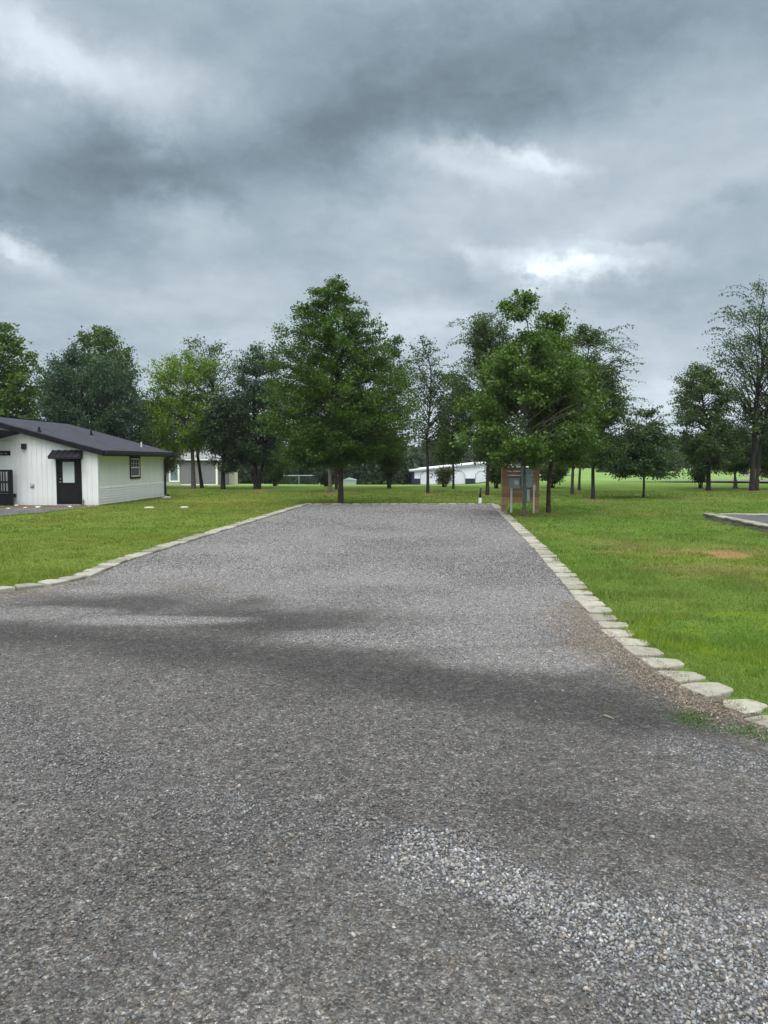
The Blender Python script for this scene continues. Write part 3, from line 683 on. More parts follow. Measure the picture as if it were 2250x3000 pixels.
# roof
y0, y1 = -OV, SL+.35; ex = .42; th = .05
def roofpt(x, o=0): return rz(x)+.10+o
b = MB(); b.prism([(ex, 0, roofpt(ex)), (RX, 0, roofpt(RX)), (2*RX-ex, 0, roofpt(2*RX-ex)), (2*RX-ex, 0, roofpt(2*RX-ex, th)), (RX, 0, roofpt(RX, th)), (ex, 0, roofpt(ex, th))], (0, y0-.02, 0), (0, y1+.02, 0))
rf = b.build('roof', M['roof'], H)
b = MB()
for yb, yt in ((y0, y0+.04), (y1-.04, y1)):
    for s in (1, -1):
        xa = ex-.02 if s == 1 else 2*RX-ex+.02
        b.prism([(xa, 0, roofpt(xa)-.19), (xa, 0, roofpt(xa)-.002), (RX, 0, roofpt(RX)-.002), (RX, 0, roofpt(RX)-.19)], (0, yb, 0), (0, yt, 0))
b.prism([(ex-.04, y0+.05, 0), (ex-.01, y0+.05, 0), (ex-.01, y1-.05, 0), (ex-.04, y1-.05, 0)], (0, 0, roofpt(ex)-.18), (0, 0, roofpt(ex)-.003))
b.build('fascia', M['black'], H)
b = MB()
b.prism([(-.0, 0, rz(0)-.002), (RX, 0, rz(RX)-.002), (RX, 0, rz(RX)+.03), (0, 0, rz(0)+.03)], (0, y0+.045, 0), (0, -.001, 0))
b.box(.032, ex-.05, y0+.05, y1-.05, EZ-.06, EZ-.04)
b.build('soffit', M['white'], H)
b = MB(); b.box(ex, ex+.11, y0+.02, y1-.02, roofpt(ex)-.13, roofpt(ex)-.005); b.build('gutter', M['blackmetal'], H, .01)
b = MB(); b.tube([(ex+.05, SL-.05, roofpt(ex)-.1), (ex+.04, SL-.05, EZ-.1), (.09, SL-.05, EZ-.38), (.09, SL-.05, .14), (.28, SL-.05, .06)], .055, 8); b.build('downspout', M['blackmetal'], H)
for (px, pyb, pyt) in ((114, 1268, 1254), (267, 1275, 1262)):
    # vent stack on the roof plane, found by marching along the slope
    best = None
    for x in np.linspace(RX, 0, 200):
        for y in np.linspace(0, SL, 60):
            p = np.array([C0[0]+x*ca-y*sa, C0[1]+x*sa+y*ca, roofpt(x, th)]); dz = p-np.array([0, 0, CAMH]); c, s = math.cos(PITCH), math.sin(PITCH)
            f = dz[1]*c-dz[2]*s; u = dz[0]/f*FPX+1125; v = 1500-(dz[1]*s+dz[2]*c)/f*FPX; e = abs(u-px)+abs(v-pyb)
            if best is None or e < best[0]: best = (e, x, y, f)
    _, x, y, f = best; h = (pyb-pyt)/FPX*f
    b = MB(); b.cyl((x, y, roofpt(x)-.05), .05, h+.1, 12); b.cyl((x, y, roofpt(x, th)), .09, .05, 12); b.build('roof_vent', M['blackmetal'], rf)
b = MB(); b.cyl((-.5, SL-1.7, roofpt(-.5)), .035, .3, 10); b.build('vent_pipe', M['pvc'], rf)
b = MB(); b.box(RX-.12, RX+.12, y0, y1, roofpt(RX, th)-.02, roofpt(RX, th)+.012); b.build('ridge_cap', M['black'], rf)
# door with trim and awning
dl, dr = front(166, 1400)[0], front(240, 1400)[0]; dt = front(200, 1342)[2]; dw = dr-dl
b = MB(); b.box(dl, dl+.12, -.05, -.02, 0.0, dt); b.box(dr-.12, dr, -.05, -.02, 0, dt); b.box(dl+.12, dr-.12, -.05, -.02, dt-.1, dt)
b.build('door_trim', M['black'], H, .004)
D = MB(); x0, x1, zt = dl+.125, dr-.125, dt-.105
D.box(x0, x1, -.040, -.021, .06, zt); door = D.build('door', M['black'], H)
p0, p1 = front(183, 1353, -.04), front(219, 1414, -.04)
b = MB(); fx0, fx1, fz0, fz1 = p0[0], p1[0], p1[2], p0[2]
b.box(fx0, fx1, -.0445, -.0405, fz0, fz1); b.build('door_pane', M['frosted'], door)
b = MB(); t_ = .03
for (a, c, e, g) in ((fx0-t_, fx1+t_, fz1, fz1+t_), (fx0-t_, fx1+t_, fz0-t_, fz0), (fx0-t_, fx0, fz0, fz1), (fx1, fx1+t_, fz0, fz1)): b.box(a, c, -.052, -.0405, e, g)
mx_ = (x0+x1)/2
for (a, c) in ((x0+.12, mx_-.05), (mx_+.05, x1-.12)):
    for (e, g) in ((.20, .48), (.55, .80)):
        b.box(a, c, -.046, -.0405, g-.02, g); b.box(a, c, -.046, -.0405, e, e+.02); b.box(a, a+.02, -.046, -.0405, e+.02, g-.02); b.box(c-.02, c, -.046, -.0405, e+.02, g-.02)
b.build('panel_moulding', M['blackmetal'], door)
k = front(177, 1412, -.05); b = MB(); b.cyl((x0+.06, -.09, k[2]), .03, .05, 12, 'y'); b.cyl((x0+.06, -.075, k[2]+.13), .025, .035, 12, 'y'); b.build('door_knob', M['chrome'], door)
b = MB(); b.box(dl+.02, dr-.02, -.16, -.02, .0, .055); b.build('door_sill', M['concrete'], H, .006)
at, ab = front(200, 1319)[2], front(200, 1341, -.45)[2]
b = MB(); b.prism([(0, -.02, at), (0, -.50, ab+.03), (0, -.50, ab-.05), (0, -.02, ab-.05)], (dl-.10, 0, 0), (dr+.06, 0, 0))
n_ = 5
for i in range(n_+1):
    xx = dl-.10+(dr-dl+.16)*i/n_; b.prism([(0, -.02, at+.03), (0, -.505, ab+.055), (0, -.505, ab+.032), (0, -.02, at+.002)], (xx-.012, 0, 0), (xx+.012, 0, 0))
b.build('door_awning', M['blackmetal'], H)
# window on the side wall
s0, s1 = side(378.5, 1337), side(409.5, 1401); wy0, wy1, wz0, wz1 = s0[1], s1[1], s1[2], s0[2]
b = MB(); fr = .09
for (a, c, e, g) in ((wy0, wy1, wz1-fr, wz1), (wy0, wy1, wz0, wz0+fr), (wy0, wy0+fr, wz0+fr, wz1-fr), (wy1-fr, wy1, wz0+fr, wz1-fr)): b.box(.012, .05, a, c, e, g)
wn = b.build('window_trim', M['black'], H, .004)
b = MB(); a0_, c0_, e0_, g0_ = wy0+fr, wy1-fr, wz0+fr, wz1-fr; f2_ = .05; mz = (e0_+g0_)/2
for (a, c, e, g) in ((a0_, c0_, g0_-f2_, g0_), (a0_, c0_, e0_, e0_+f2_), (a0_, a0_+f2_, e0_+f2_, g0_-f2_), (c0_-f2_, c0_, e0_+f2_, g0_-f2_), (a0_+f2_, c0_-f2_, mz-.025, mz+.025)): b.box(.011, .036, a, c, e, g)
for i in (1, 2): y_ = a0_+f2_+(c0_-a0_-2*f2_)*i/3; b.box(.018, .026, y_-.008, y_+.008, mz+.025, g0_-f2_)
z_ = (mz+.025+g0_-f2_)/2; b.box(.019, .025, a0_+f2_, c0_-f2_, z_-.008, z_+.008)
b.build('window_sash', M['white'], wn)
b = MB(); b.box(.011, .015, a0_+f2_, c0_-f2_, e0_+f2_, g0_-f2_); b.build('window_pane', M['glassdark'], wn)
# fittings on the front wall
k = front(72.5, 1307); b = MB(); b.box(k[0]-.09, k[0]+.09, -.14, -.019, k[2]-.07, k[2]+.10); b.prism([(k[0]-.10, 0, 0), (k[0]+.10, 0, 0), (k[0]+.08, 0, -.05), (k[0]-.08, 0, -.05)], (0, -.15, k[2]-.072), (0, -.02, k[2]-.072)); b.build('wall_light', M['blackmetal'], H, .01)
k = front(96, 1423); b = MB(); b.box(k[0]-.10, k[0]+.07, -.028, -.019, k[2]-.08, k[2]+.08); b.prism([(0, -.03, k[2]+.055), (0, -.10, k[2]-.01), (0, -.09, k[2]-.05), (0, -.03, k[2]-.05)], (k[0]-.05, 0, 0), (k[0]+.05, 0, 0)); b.build('dryer_vent', M['steel'], H, .004)
k = front(246, 1473); b = MB(); b.cyl((k[0], -.05, .02), .015, .20, 8); b.cyl((k[0], -.11, .2), .012, .1, 8, 'y'); b.cyl((k[0], -.06, .24), .045, .012, 12); b.build('hose_bib', M['barkgrey'], H)
b = MB(); k0, k1 = front(-150, 1321), front(31.5, 1334.5); b.box(k0[0], k1[0], -.05, -.021, k1[2], k0[2]); sg = b.build('sign_board', M['black'], H, .004)
b = MB(); rr = random.Random(5); x = k1[0]-.10; zc = (k0[2]+k1[2])/2
while x > k0[0]+.15:       # small pale lettering, too small in the photograph to read
    wl = rr.choice((.035, .04, .05)); hL = rr.choice((.028, .028, .04))
    b.box(x-wl, x-wl+.010, -.054, -.0505, zc-.03, zc-.03+hL+.01); b.box(x-wl+.011, x-.004, -.054, -.0505, zc-.03, zc-.02)
    if rr.random() < .6: b.box(x-.0135, x-.004, -.054, -.0505, zc-.019, zc-.03+hL)
    x -= wl+.018
    if rr.random() < .15: x -= .04
b.build('sign_lettering', M['pvc'], sg)
k0, k1 = front(-150, 1294), front(29, 1297.5); b = MB(); b.box(k0[0], k1[0], -.12, -.021, k1[2], k0[2]); b.build('ledger_trim', M['white'], H)
# porch roof falling away to the left, tucked under the main rake
q1 = front(46, 1270, -.31); q0 = front(-120, 1313, -.31); q2 = front(-120, 1262, -.31)
b = MB(); b.prism([(q1[0], 0, q1[2]), (q1[0], 0, q1[2]+.10), (q0[0], 0, q0[2]+.16), (q0[0], 0, q0[2])], (0, -1.6, 0), (0, -.02, 0)); pf = b.build('porch_roof', M['black'], H)
b = MB(); b.prism([(q1[0]-.2, 0, q1[2]+.06), (q2[0], 0, q2[2]+.02), (q0[0], 0, q0[2]+.20)], (0, -.30, 0), (0, -.022, 0)); b.build('porch_gable_panel', M['blackmetal'], H)
# deck with railing
def frl(px, py, off): return front(px, py, off)
DK = empty('railed_deck', (C0[0], C0[1], 0), sang); tag(DK, 'black railed deck against the front of the white house at the left edge', 'deck')
yo = -.35; e0 = frl(37, 1400, yo); zt = frl(20, 1376, yo)[2]; zm = frl(20, 1409.5, yo)[2]; zl = frl(20, 1439, yo)[2]; xr0 = e0[0]; xl0 = xr0-2.6
for xx in (xr0-.10, xl0):
    b = MB(); b.box(xx-.09, xx+.09, yo-.05, yo+.05, 0, zt-.02); b.build('post', M['black'], DK, .01)
for z in (zt, zm, zl):
    b = MB(); b.box(xl0, xr0-.02 if z == zt else xr0-.19, yo-.035, yo+.035, z-.08, z); b.build('rail', M['black'], DK, .012)
nb = 0; xx = xr0-.32
while xx > xl0+.15:
    b = MB(); b.box(xx-.02, xx+.02, yo-.015, yo+.015, zl, zt-.08); b.build('baluster', M['black'], DK); xx -= .105
b = MB(); b.box(xl0, xr0-.02, yo-.045, yo-.02, .03, zl-.09); b.build('skirt', M['black'], DK)
b = MB(); b.box(xl0, xr0-.04, yo+.05, -.03, zl-.25, zl-.12); b.build('deck_floor', M['black'], DK)

def lump(name, p, r, mat, lab, cat, group=None, zs=.6, seed=0):
    rr = np.random.RandomState(seed); v, f = icosa()
    me = bpy.data.meshes.new(name); v2 = v*(1+(rr.rand(len(v), 1)-.5)*.4)*np.array((r, r*.8, r*zs)); me.from_pydata([tuple(a) for a in v2], [], [tuple(int(i) for i in a) for a in f]); me.materials.append(mat)
    o = bpy.data.objects.new(name, me); col.objects.link(o); o.location = (float(p[0]), float(p[1]), float(p[2])+r*zs*.4); tag(o, lab, cat, group); return o
lump('rock', G(49, 1483), .10, M['pale'], 'pale round rock at the base of the white house wall beside the deck', 'rock', seed=1)
# walk and bare strip in front of the house
def sheet(name, pts, z, mat, colr=None, seed=0):
    b = MB(); b.add([(p[0], p[1], z) for p in pts], [tuple(range(len(pts)))]); me = bpy.data.meshes.new(name); me.from_pydata(b.v, [], b.f)
    import bmesh
    bm = bmesh.new(); bm.from_mesh(me); bmesh.ops.triangulate(bm, faces=bm.faces); bmesh.ops.subdivide_edges(bm, edges=bm.edges, cuts=12, use_grid_fill=True)
    if bm.faces and sum(f.normal.z for f in bm.faces) < 0: bmesh.ops.reverse_faces(bm, faces=bm.faces)
    bm.to_mesh(me); bm.free()
    if colr is not None:
        a = me.color_attributes.new('Col', 'FLOAT_COLOR', 'POINT')
        for i, v in enumerate(me.vertices):
            s = 1+.3*float(fbm(v.co.x, v.co.y, .8, 3, seed)); a.data[i].color = (colr[0]*s, colr[1]*s, colr[2]*s, 1)
    me.materials.append(mat); o = bpy.data.objects.new(name, me); col.objects.link(o); o['kind'] = 'structure'; return o
def pts(l): return [G(a, b_) for a, b_ in l]
sheet('dirt_strip', pts([(-700, 1480), (290, 1479.5), (285, 1486), (180, 1495), (60, 1498), (-700, 1499)]), .018, M['gravel'], (.16, .12, .085), 3)
sheet('gravel_path', pts([(-700, 1492), (60, 1491), (150, 1489), (235, 1485.5), (210, 1492), (120, 1504), (0, 1513), (-300, 1524), (-700, 1530)]), .024, M['gravel'], (.115, .113, .12), 4)
rr = random.Random(8)
for i, (px, py, s) in enumerate(((75, 1489, .09), (112, 1488, .12), (24, 1492, .10), (205, 1486, .10), (262, 1484, .07))):
    lump('border_stone', G(px, py), s, M['pale' if i % 2 else 'concrete'], 'small pale stone in the dirt strip, %s from the left below the house wall' % ['third', 'fourth', 'first', 'fifth', 'sixth'][i] if i != 2 else 'small pale stone in the dirt strip in front of the black deck skirt', 'stone', 'stones in the dirt strip', .5, 20+i)
b = MB(); p = G(487, 1459); b.box(-.18, .18, -.22, .22, 0, .06); b.box(-.13, .13, -.17, .17, .061, .075); sp = b.build('splash_block', M['pale'], None, .02); sp.location = tuple(p); tag(sp, 'pale splash block under the black downspout of the white house', 'splash block')
for i, (px, py, r, l) in enumerate(((437, 1488.5, .19, 'pale round tank lid lying in the left lawn, nearer the white house'), (540, 1487.5, .16, 'smaller pale round tank lid in the left lawn, nearer the driveway'))):
    b = MB(); b.cyl((0, 0, -.02), r, .055, 28); b.cyl((0, 0, .035), r*.75, .012, 28); o = b.build('tank_lid', M['pale'], None, .012); o.location = tuple(G(px, py)); tag(o, l, 'lid', 'tank lids in the left lawn')

# ------------------------------------------------------------------ grey house behind
yh = 80.0
def hp(px, py, y=yh): return atY(px, py, y)
GH = empty('grey_house', (0, 0, 0)); tag(GH, 'grey-sided house with white window trim seen behind the yard trees at left', 'house')
xl_, xr_ = hp(430, 1400)[0], hp(637, 1400)[0]; zb = float(T((xl_+xr_)/2, yh))-.25; zt = hp(600, 1347)[2]
GH.location = (xl_, yh, zb); W_ = xr_-xl_; hh = zt-zb
b = MB(); b.box(0, W_, 0, 9, 0, hh); z = .35
while z < hh-.1: b.prism([(0, -.001, z), (0, -.04, z), (0, -.012, z+.17), (0, -.001, z+.17)], (.0, 0, 0), (W_, 0, 0)); z += .18
b.build('wall', M['greysiding'], GH)
b = MB(); b.box(W_-.16, W_+.03, -.06, .1, 0, hh); b.box(0, W_-.17, -.06, -.042, 0.05, .33); b.build('trim', M['white'], GH)
xq = hp(496, 1400)[0]-xl_; xw = hp(527, 1400)[0]-xl_; z0, z1 = hp(510, 1412)[2]-zb, hp(510, 1350)[2]-zb
b = MB(); b.box(0, xw+.1, -.12, -.045, .1, z0-.02); b.build('stone_skirt', M['bark'] if False else M['concrete'], GH)
b = MB()
for (a, c, e, g) in ((xq, xw, z1-.15, z1), (xq, xw, z0, z0+.15), (xq, xq+.16, z0+.15, z1-.15), (xw-.18, xw, z0+.15, z1-.15)): b.box(a, c, -.16, -.045, e, g)
wn2 = b.build('window_frame', M['white'], GH); b = MB(); b.box(xq+.16, xw-.18, -.10, -.08, z0+.15, z1-.15); b.build('window_pane', simple('sky_glass', (.13, .19, .22), .1, .4, .8, spec=.8), wn2)
b = MB(); b.box(-.4, W_+.4, -.45, -.38, hh-.05, hh+.2); b.build('fascia', M['whitemetal'], GH)
b = MB(); b.prism([(0, -.5, hh+.18), (0, 4.5, hh+2.1), (0, 9.5, hh+.18)], (-.4, 0, 0), (W_+.4, 0, 0)); b.build('roof', M['greyroof'], GH)
b = MB(); p = hp(668, 1420, 86); q = hp(688, 1352, 86); b.box(0, q[0]-p[0], 0, 1.6, 0, q[2]-T(p[0], 86)+.0); o = b.build('wall', M['pale']); SH = empty('pale_outbuilding', (p[0], 86, float(T(p[0], 86))-.2)); o.parent = SH
tag(SH, 'pale outbuilding half hidden behind the dark tree right of the grey house', 'outbuilding'); b = MB(); b.prism([(-.2, 0, q[2]-SH.location.z-.02), ((q[0]-p[0])/2, 0, q[2]-SH.location.z+.5), (q[0]-p[0]+.2, 0, q[2]-SH.location.z-.02)], (0, -.2, 0), (0, 1.8, 0)); b.build('roof', M['greyroof'], SH)
# small grey shed
ys = 95.0; p = atY(1005, 1423, ys); q = atY(1042, 1423, ys); zt = atY(1020, 1403, ys)[2]; zb = zt-2.0
S = empty('metal_shed', (p[0], ys, zb)); tag(S, 'small grey metal shed seen to the right of the big oak trunk', 'shed'); wS = q[0]-p[0]
b = MB(); b.box(0, wS, 0, 2.5, 0, 1.85)
for i in range(1, 14): b.box(wS*i/14-.01, wS*i/14+.01, -.02, -.001, .05, 1.84)
b.build('wall', M['galv'], S); b = MB(); b.prism([(-.08, 0, 1.85), (wS*.4, 0, 2.12), (wS+.08, 0, 1.85)], (0, -.1, 0), (0, 2.6, 0)); b.build('roof', M['galv'], S)
# chain link fence
fy = 66.0; a = atY(812, 1393, fy); c = atY(1003, 1396, fy); FN = empty('chain_link_fence', (a[0], fy, float(T(a[0], fy)))); tag(FN, 'grey chain link fence running behind the trees left of the oak', 'fence')
Lf = c[0]-a[0]; hz = 1.15; nP = 4
for i in range(nP): b = MB(); b.cyl((Lf*i/(nP-1), 0, -.1), .035, a[2]-FN.location.z+.12, 8); b.build('fence_post', M['galv'], FN)
ht = a[2]-FN.location.z
b = MB(); b.tube([(0, 0, ht), (Lf, 0, ht)], .028, 6); b.build('top_rail', M['galv'], FN)
b = MB(); s = .14; k = int(Lf/s)+6
for i in range(-8, k):
    for sgn in (1, -1):
        x0_ = i*s; x1_ = x0_+sgn*ht
        if min(x0_, x1_) < 0 or max(x0_, x1_) > Lf: continue
        b.tube([(x0_, 0, 0), (x1_, 0, ht)], .004, 3, False)
b.build('wire_mesh', simple('dull_wire', (.12, .15, .15), .5), FN)
# concrete slab strip
o = sheet('concrete_strip', [G(722, 1416.5), G(835, 1418.5), G(835, 1416), G(722, 1413.5)], float(T(-12, 63))+.08, M['concrete'])

# ------------------------------------------------------------------ white metal garage building
y0g = 116.0; pa = atY(1208, 1422, y0g); gz = float(T(pa[0], y0g))-.15
dz_ = (CAMH-gz); 
gx1 = atY(1640, 1400, y0g)[0]; GB = empty('garage_building', (pa[0], y0g, gz)); tag(GB, 'white metal garage building with navy wainscot and roll-up doors beyond the far lawn', 'garage'); gW = gx1-pa[0]
def gx(px): return atY(px, 1400, y0g)[0]-pa[0]
def gzv(py): return atY(1300, py, y0g)[2]-gz
pk = gx(1424); ze, zp = gzv(1377), gzv(1357)
b = MB(); b.prism([(0, 0, 0), (0, 0, ze), (pk, 0, zp), (gW, 0, ze), (gW, 0, 0)], (0, 12, 0), (0, 0, 0)); z = .1
while z < ze: b.box(.02, gW-.02, -.02, -.001, z, z+.03); z += .28
b.build('wall', M['whitemetal'], GB)
wz = gzv(1402); doors = ((1233, 1288), (1312, 1361), (1394, 1427), (1450, 1490), (1520, 1570)); prev = gx(1214)
for (a_, c_) in doors:
    b = MB(); b.box(prev+.0, gx(a_)-.11, -.06, -.022, .0, wz); prev = gx(c_)+.11; b.build('wainscot', M['navy'], GB)
b = MB(); b.box(-.02, gx(1214), -.07, 1.0, 0, ze-.1); b.box(-.12, -.03, 0, 12, 0, ze-.1); b.build('corner_post', M['navy'], GB)
for (a_, c_) in doors:
    x0_, x1_ = gx(a_), gx(c_); zt_ = gzv(1381); ch = .55
    b = MB(); b.prism([(x0_, 0, 0.02), (x1_, 0, 0.02), (x1_, 0, zt_-ch), (x1_-ch, 0, zt_), (x0_+ch, 0, zt_), (x0_, 0, zt_-ch)], (0, -.10, 0), (0, -.023, 0))
    z = .25
    while z < zt_-ch: b.box(x0_+.05, x1_-.05, -.115, -.101, z, z+.04); z += .35
    dr_ = b.build('roll_up_door', M['gate'], GB)
    b = MB(); t_ = .11; o1 = [(x0_-t_, 0.02), (x0_-t_, zt_-ch+.04), (x0_+ch-.05, zt_+t_), (x1_-ch+.05, zt_+t_), (x1_+t_, zt_-ch+.04), (x1_+t_, 0.02)]; i1 = [(x0_, .02), (x0_, zt_-ch), (x0_+ch, zt_), (x1_-ch, zt_), (x1_, zt_-ch), (x1_, .02)]
    for i in range(5): b.prism([(o1[i][0], 0, o1[i][1]), (o1[i+1][0], 0, o1[i+1][1]), (i1[i+1][0], 0, i1[i+1][1]), (i1[i][0], 0, i1[i][1])], (0, -.14, 0), (0, -.022, 0))
    b.build('door_frame', M['steel'], dr_)
b = MB(); rt = .16
for (xa, za, xb, zb_) in ((-.5, ze-.12, pk, zp+.02), (pk, zp+.02, gW+.5, ze-.12)): b.prism([(xa, 0, za), (xb, 0, zb_), (xb, 0, zb_+rt), (xa, 0, za+rt)], (0, -.5, 0), (0, 12.4, 0))
b.build('roof', simple('white_roof_sheet', (.80, .83, .86), .35, .03, 1), GB)
b = MB(); b.prism([(-.45, 0, ze-.30), (pk, 0, zp-.17), (pk, 0, zp-.001), (-.45, 0, ze-.14)], (0, -.42, 0), (0, -.38, 0)); b.build('fascia', M['galv'], GB)
def onT(p, dz): return (p[0], p[1], dz)
X, Y, F = grid(np.linspace(pa[0]-1, gx1+1, 60), np.linspace(108, 128, 24))
o = fast('garage_apron', np.stack([X, Y, T(X, Y)+.12+fbm(X, Y, 26, 2, 81)*.25*sstep(70, 120, Y)], 1), F, M['gravel'], np.ones((len(X), 3))*np.array((.16, .155, .15)), True); o['kind'] = 'structure'
# distant lane at the right
X, Y, F = grid(np.linspace(0, 80, 80), np.linspace(62, 73, 12)); X = X+G(2082, 1413)[0]-(Y-66)*1.2
o = fast('far_lane', np.stack([X, Y, T(X, Y)+.16], 1), F, M['gravel'], np.ones((len(X), 3))*np.array((.15, .15, .155)), True); o['kind'] = 'structure'
# cream low building far right
p = atY(2205, 1393, 98); q = atY(2330, 1376, 98); zt = float(T(p[0], 98)); LW = empty('low_cream_building', (p[0], 98, zt)); tag(LW, 'low cream building far off at the right edge behind the tall tree trunk', 'building')
b = MB(); b.box(0, q[0]-p[0], 0, 3, 0, .8); b.build('wall', M['tan'], LW); b = MB(); b.box(-.1, q[0]-p[0]+.1, -.1, 3.1, .801, .86); b.build('roof', M['white'], LW); b = MB(); b.box(0, q[0]-p[0], -.3, -.01, 0, .12); b.build('base_band', M['barkdark'], LW)

# ------------------------------------------------------------------ utility pedestal
yb = float(G(1572, 1503)[1]); K = lambda px, py, off=0: atY(px, py, yb-off)
xL = K(1470, 1450)[0]; xR = K(1580, 1450)[0]; zT = K(1520, 1366)[2]; zB = K(1520, 1473)[2]
U = empty('utility_pedestal', (xL, yb, 0)); tag(U, 'brown plank utility board with grey meter and breaker boxes beside the far driveway corner', 'utility pedestal'); WU = xR-xL
for x in (0.0, WU-.16):
    b = MB(); b.box(x, x+.16, .03, .17, -.1, zT); b.build('post', M['plank'], U, .006)
b = MB(); z = zB
while z < zT-.05: b.box(0, WU, 0, .028, z+.004, min(z+.136, zT)); z += .14
b.build('plank_panel', M['plank'], U)
b = MB(); b.box(-.03, WU+.03, -.02, .2, zT+.002, zT+.035); b.build('cap_board', simple('weathered_wood', (.16, .12, .085), .85, .2, 5), U, .004)
def bx(name, px0, py0, px1, py1, d, mat, off=.0):
    a = K(px0, py1, off+d); c = K(px1, py0, off+d); b = MB(); b.box(a[0]-xL, c[0]-xL, -off-d, -off-.001, a[2], c[2]); return b.build(name, mat, U, .008), a, c
mb, a, c = bx('meter_box', 1494, 1401, 1523.5, 1431, .16, M['steel'])
b = MB(); k = K(1514, 1414, .24); b.cyl((k[0]-xL, -.165, k[2]), .092, .006, 24, 'y'); b.cyl((k[0]-xL, -.25, k[2]), .078, .084, 24, 'y'); b.build('meter_dial', simple('meter_glass', (.60, .63, .62), .12, .1, 3, spec=.8), mb, .01)
b = MB(); b.box(a[0]-xL-.012, c[0]-xL+.012, -.172, -.161, a[2]+.05, a[2]+.062); b.build('cover_lip', M['steel'], mb)
bp, a, c = bx('breaker_panel', 1527, 1370, 1560, 1428.5, .13, M['steel'])
b = MB(); b.box(a[0]-xL+.03, c[0]-xL-.02, -.142, -.1305, a[2]+.03, c[2]-.02); b.build('panel_door', M['steel'], bp, .006)
b = MB(); e = K(1555, 1385, .15); b.box(e[0]-xL-.07, e[0]-xL+.0, -.146, -.1425, e[2]-.05, e[2]+.0); b.build('warning_label', simple('faded_label', (.12, .22, .20), .5), bp)
bx('outlet_box', 1543, 1433, 1552.5, 1470, .09, simple('pale_box', (.42, .50, .52), .45))
for (px, pt, pb_, r, off) in ((1498.5, 1431, 1502, .034, .10), (1533, 1430, 1502, .022, .07), (1564, 1437, 1505, .032, .14)):
    a = K(px, pt, off); b = MB(); b.cyl((a[0]-xL, -off, -.1), r, a[2]+.1, 14); b.build('conduit', M['pvc'], U)
a = K(1564.5, 1436, .14); c = K(1564.5, 1420, .14); b = MB(); b.box(a[0]-xL-.048, a[0]-xL+.048, -.19, -.09, a[2], c[2]); b.build('conduit_head', M['pvc'], U, .01)
# yard hydrant at the far end of the driveway
p = G(1406.5, 1475.5); HY = empty('yard_hydrant', p); tag(HY, 'slim yard hydrant with white base sleeve and black body at the driveway far end', 'hydrant')
hp_ = lambda py: atY(1406, py, p[1])[2]
b = MB(); b.tube([(0, 0, 0), (0, 0, hp_(1458))], [.072, .062], 14); b.build('base_sleeve', M['white'], HY)
b = MB(); b.tube([(0, 0, hp_(1458)), (0.01, 0, hp_(1444))], [.062, .045], 12); b.cyl((0.01, 0, hp_(1444)), .03, hp_(1433)-hp_(1444), 10); b.build('body', M['blackmetal'], HY)
b = MB(); b.cyl((.02, 0, hp_(1436)), .045, .10, 10); b.tube([(.02, 0, hp_(1432)), (.05, -.02, hp_(1429)), (.09, -.03, hp_(1434))], .014, 8); b.build('handle', simple('teal_metal', (.03, .10, .11), .4), HY)
# weathered stick on the gravel
b = MB(); b.tube([(0, 0, .02), (.05, -.045, .028), (.11, -.08, .022), (.15, -.12, .018)], [.008, .011, .009, .005], 7); o = b.build('stick', simple('dead_wood', (.26, .22, .16), .9, .3, 30), None, 0, True); p = G(1765, 2103); o.scale = (.5, .5, .6); o.rotation_euler = (0, 0, -.25); o.location = (p[0], p[1], .008); tag(o, 'pale broken stick lying on the dark gravel near the right weeds', 'stick')

# ------------------------------------------------------------------ trees
def kites(P, Dv, Nv, L, wr=.34):
    S = np.cross(Dv, Nv); S /= np.linalg.norm(S, axis=1)[:, None]+1e-9; l = L[:, None]
    a = P; b_ = P+Dv*l*.5+S*l*wr+Nv*l*.05; c = P+Dv*l; d = P+Dv*l*.5-S*l*wr+Nv*l*.05
    V = np.stack([a, b_, c, d], 1).reshape(-1, 3); return V, np.arange(len(V)).reshape(-1, 4)
def tubes(polys):
    Vs = []; Fs = []; base = 0
    for P, r, k in polys:
        P = np.asarray(P); n = len(P); t = np.gradient(P, axis=0); t /= np.linalg.norm(t, axis=1)[:, None]+1e-9
        up = np.where(np.abs(t[:, 2:3]) < .9, np.array((0, 0, 1.)), np.array((1., 0, 0))); a = np.cross(t, up); a /= np.linalg.norm(a, axis=1)[:, None]+1e-9; b_ = np.cross(t, a)
        an = 2*math.pi*np.arange(k)/k
        v = P[:, None]+np.asarray(r)[:, None, None]*(np.cos(an)[None, :, None]*a[:, None]+np.sin(an)[None, :, None]*b_[:, None])
        Vs.append(v.reshape(-1, 3)); i = np.arange(n-1)[:, None]*k; j = np.arange(k)[None, :]; j2 = (j+1) % k
        Fs.append(np.stack([i+j, i+j2, i+k+j2, i+k+j], -1).reshape(-1, 4)+base); base += n*k
    return np.concatenate(Vs), np.concatenate(Fs)
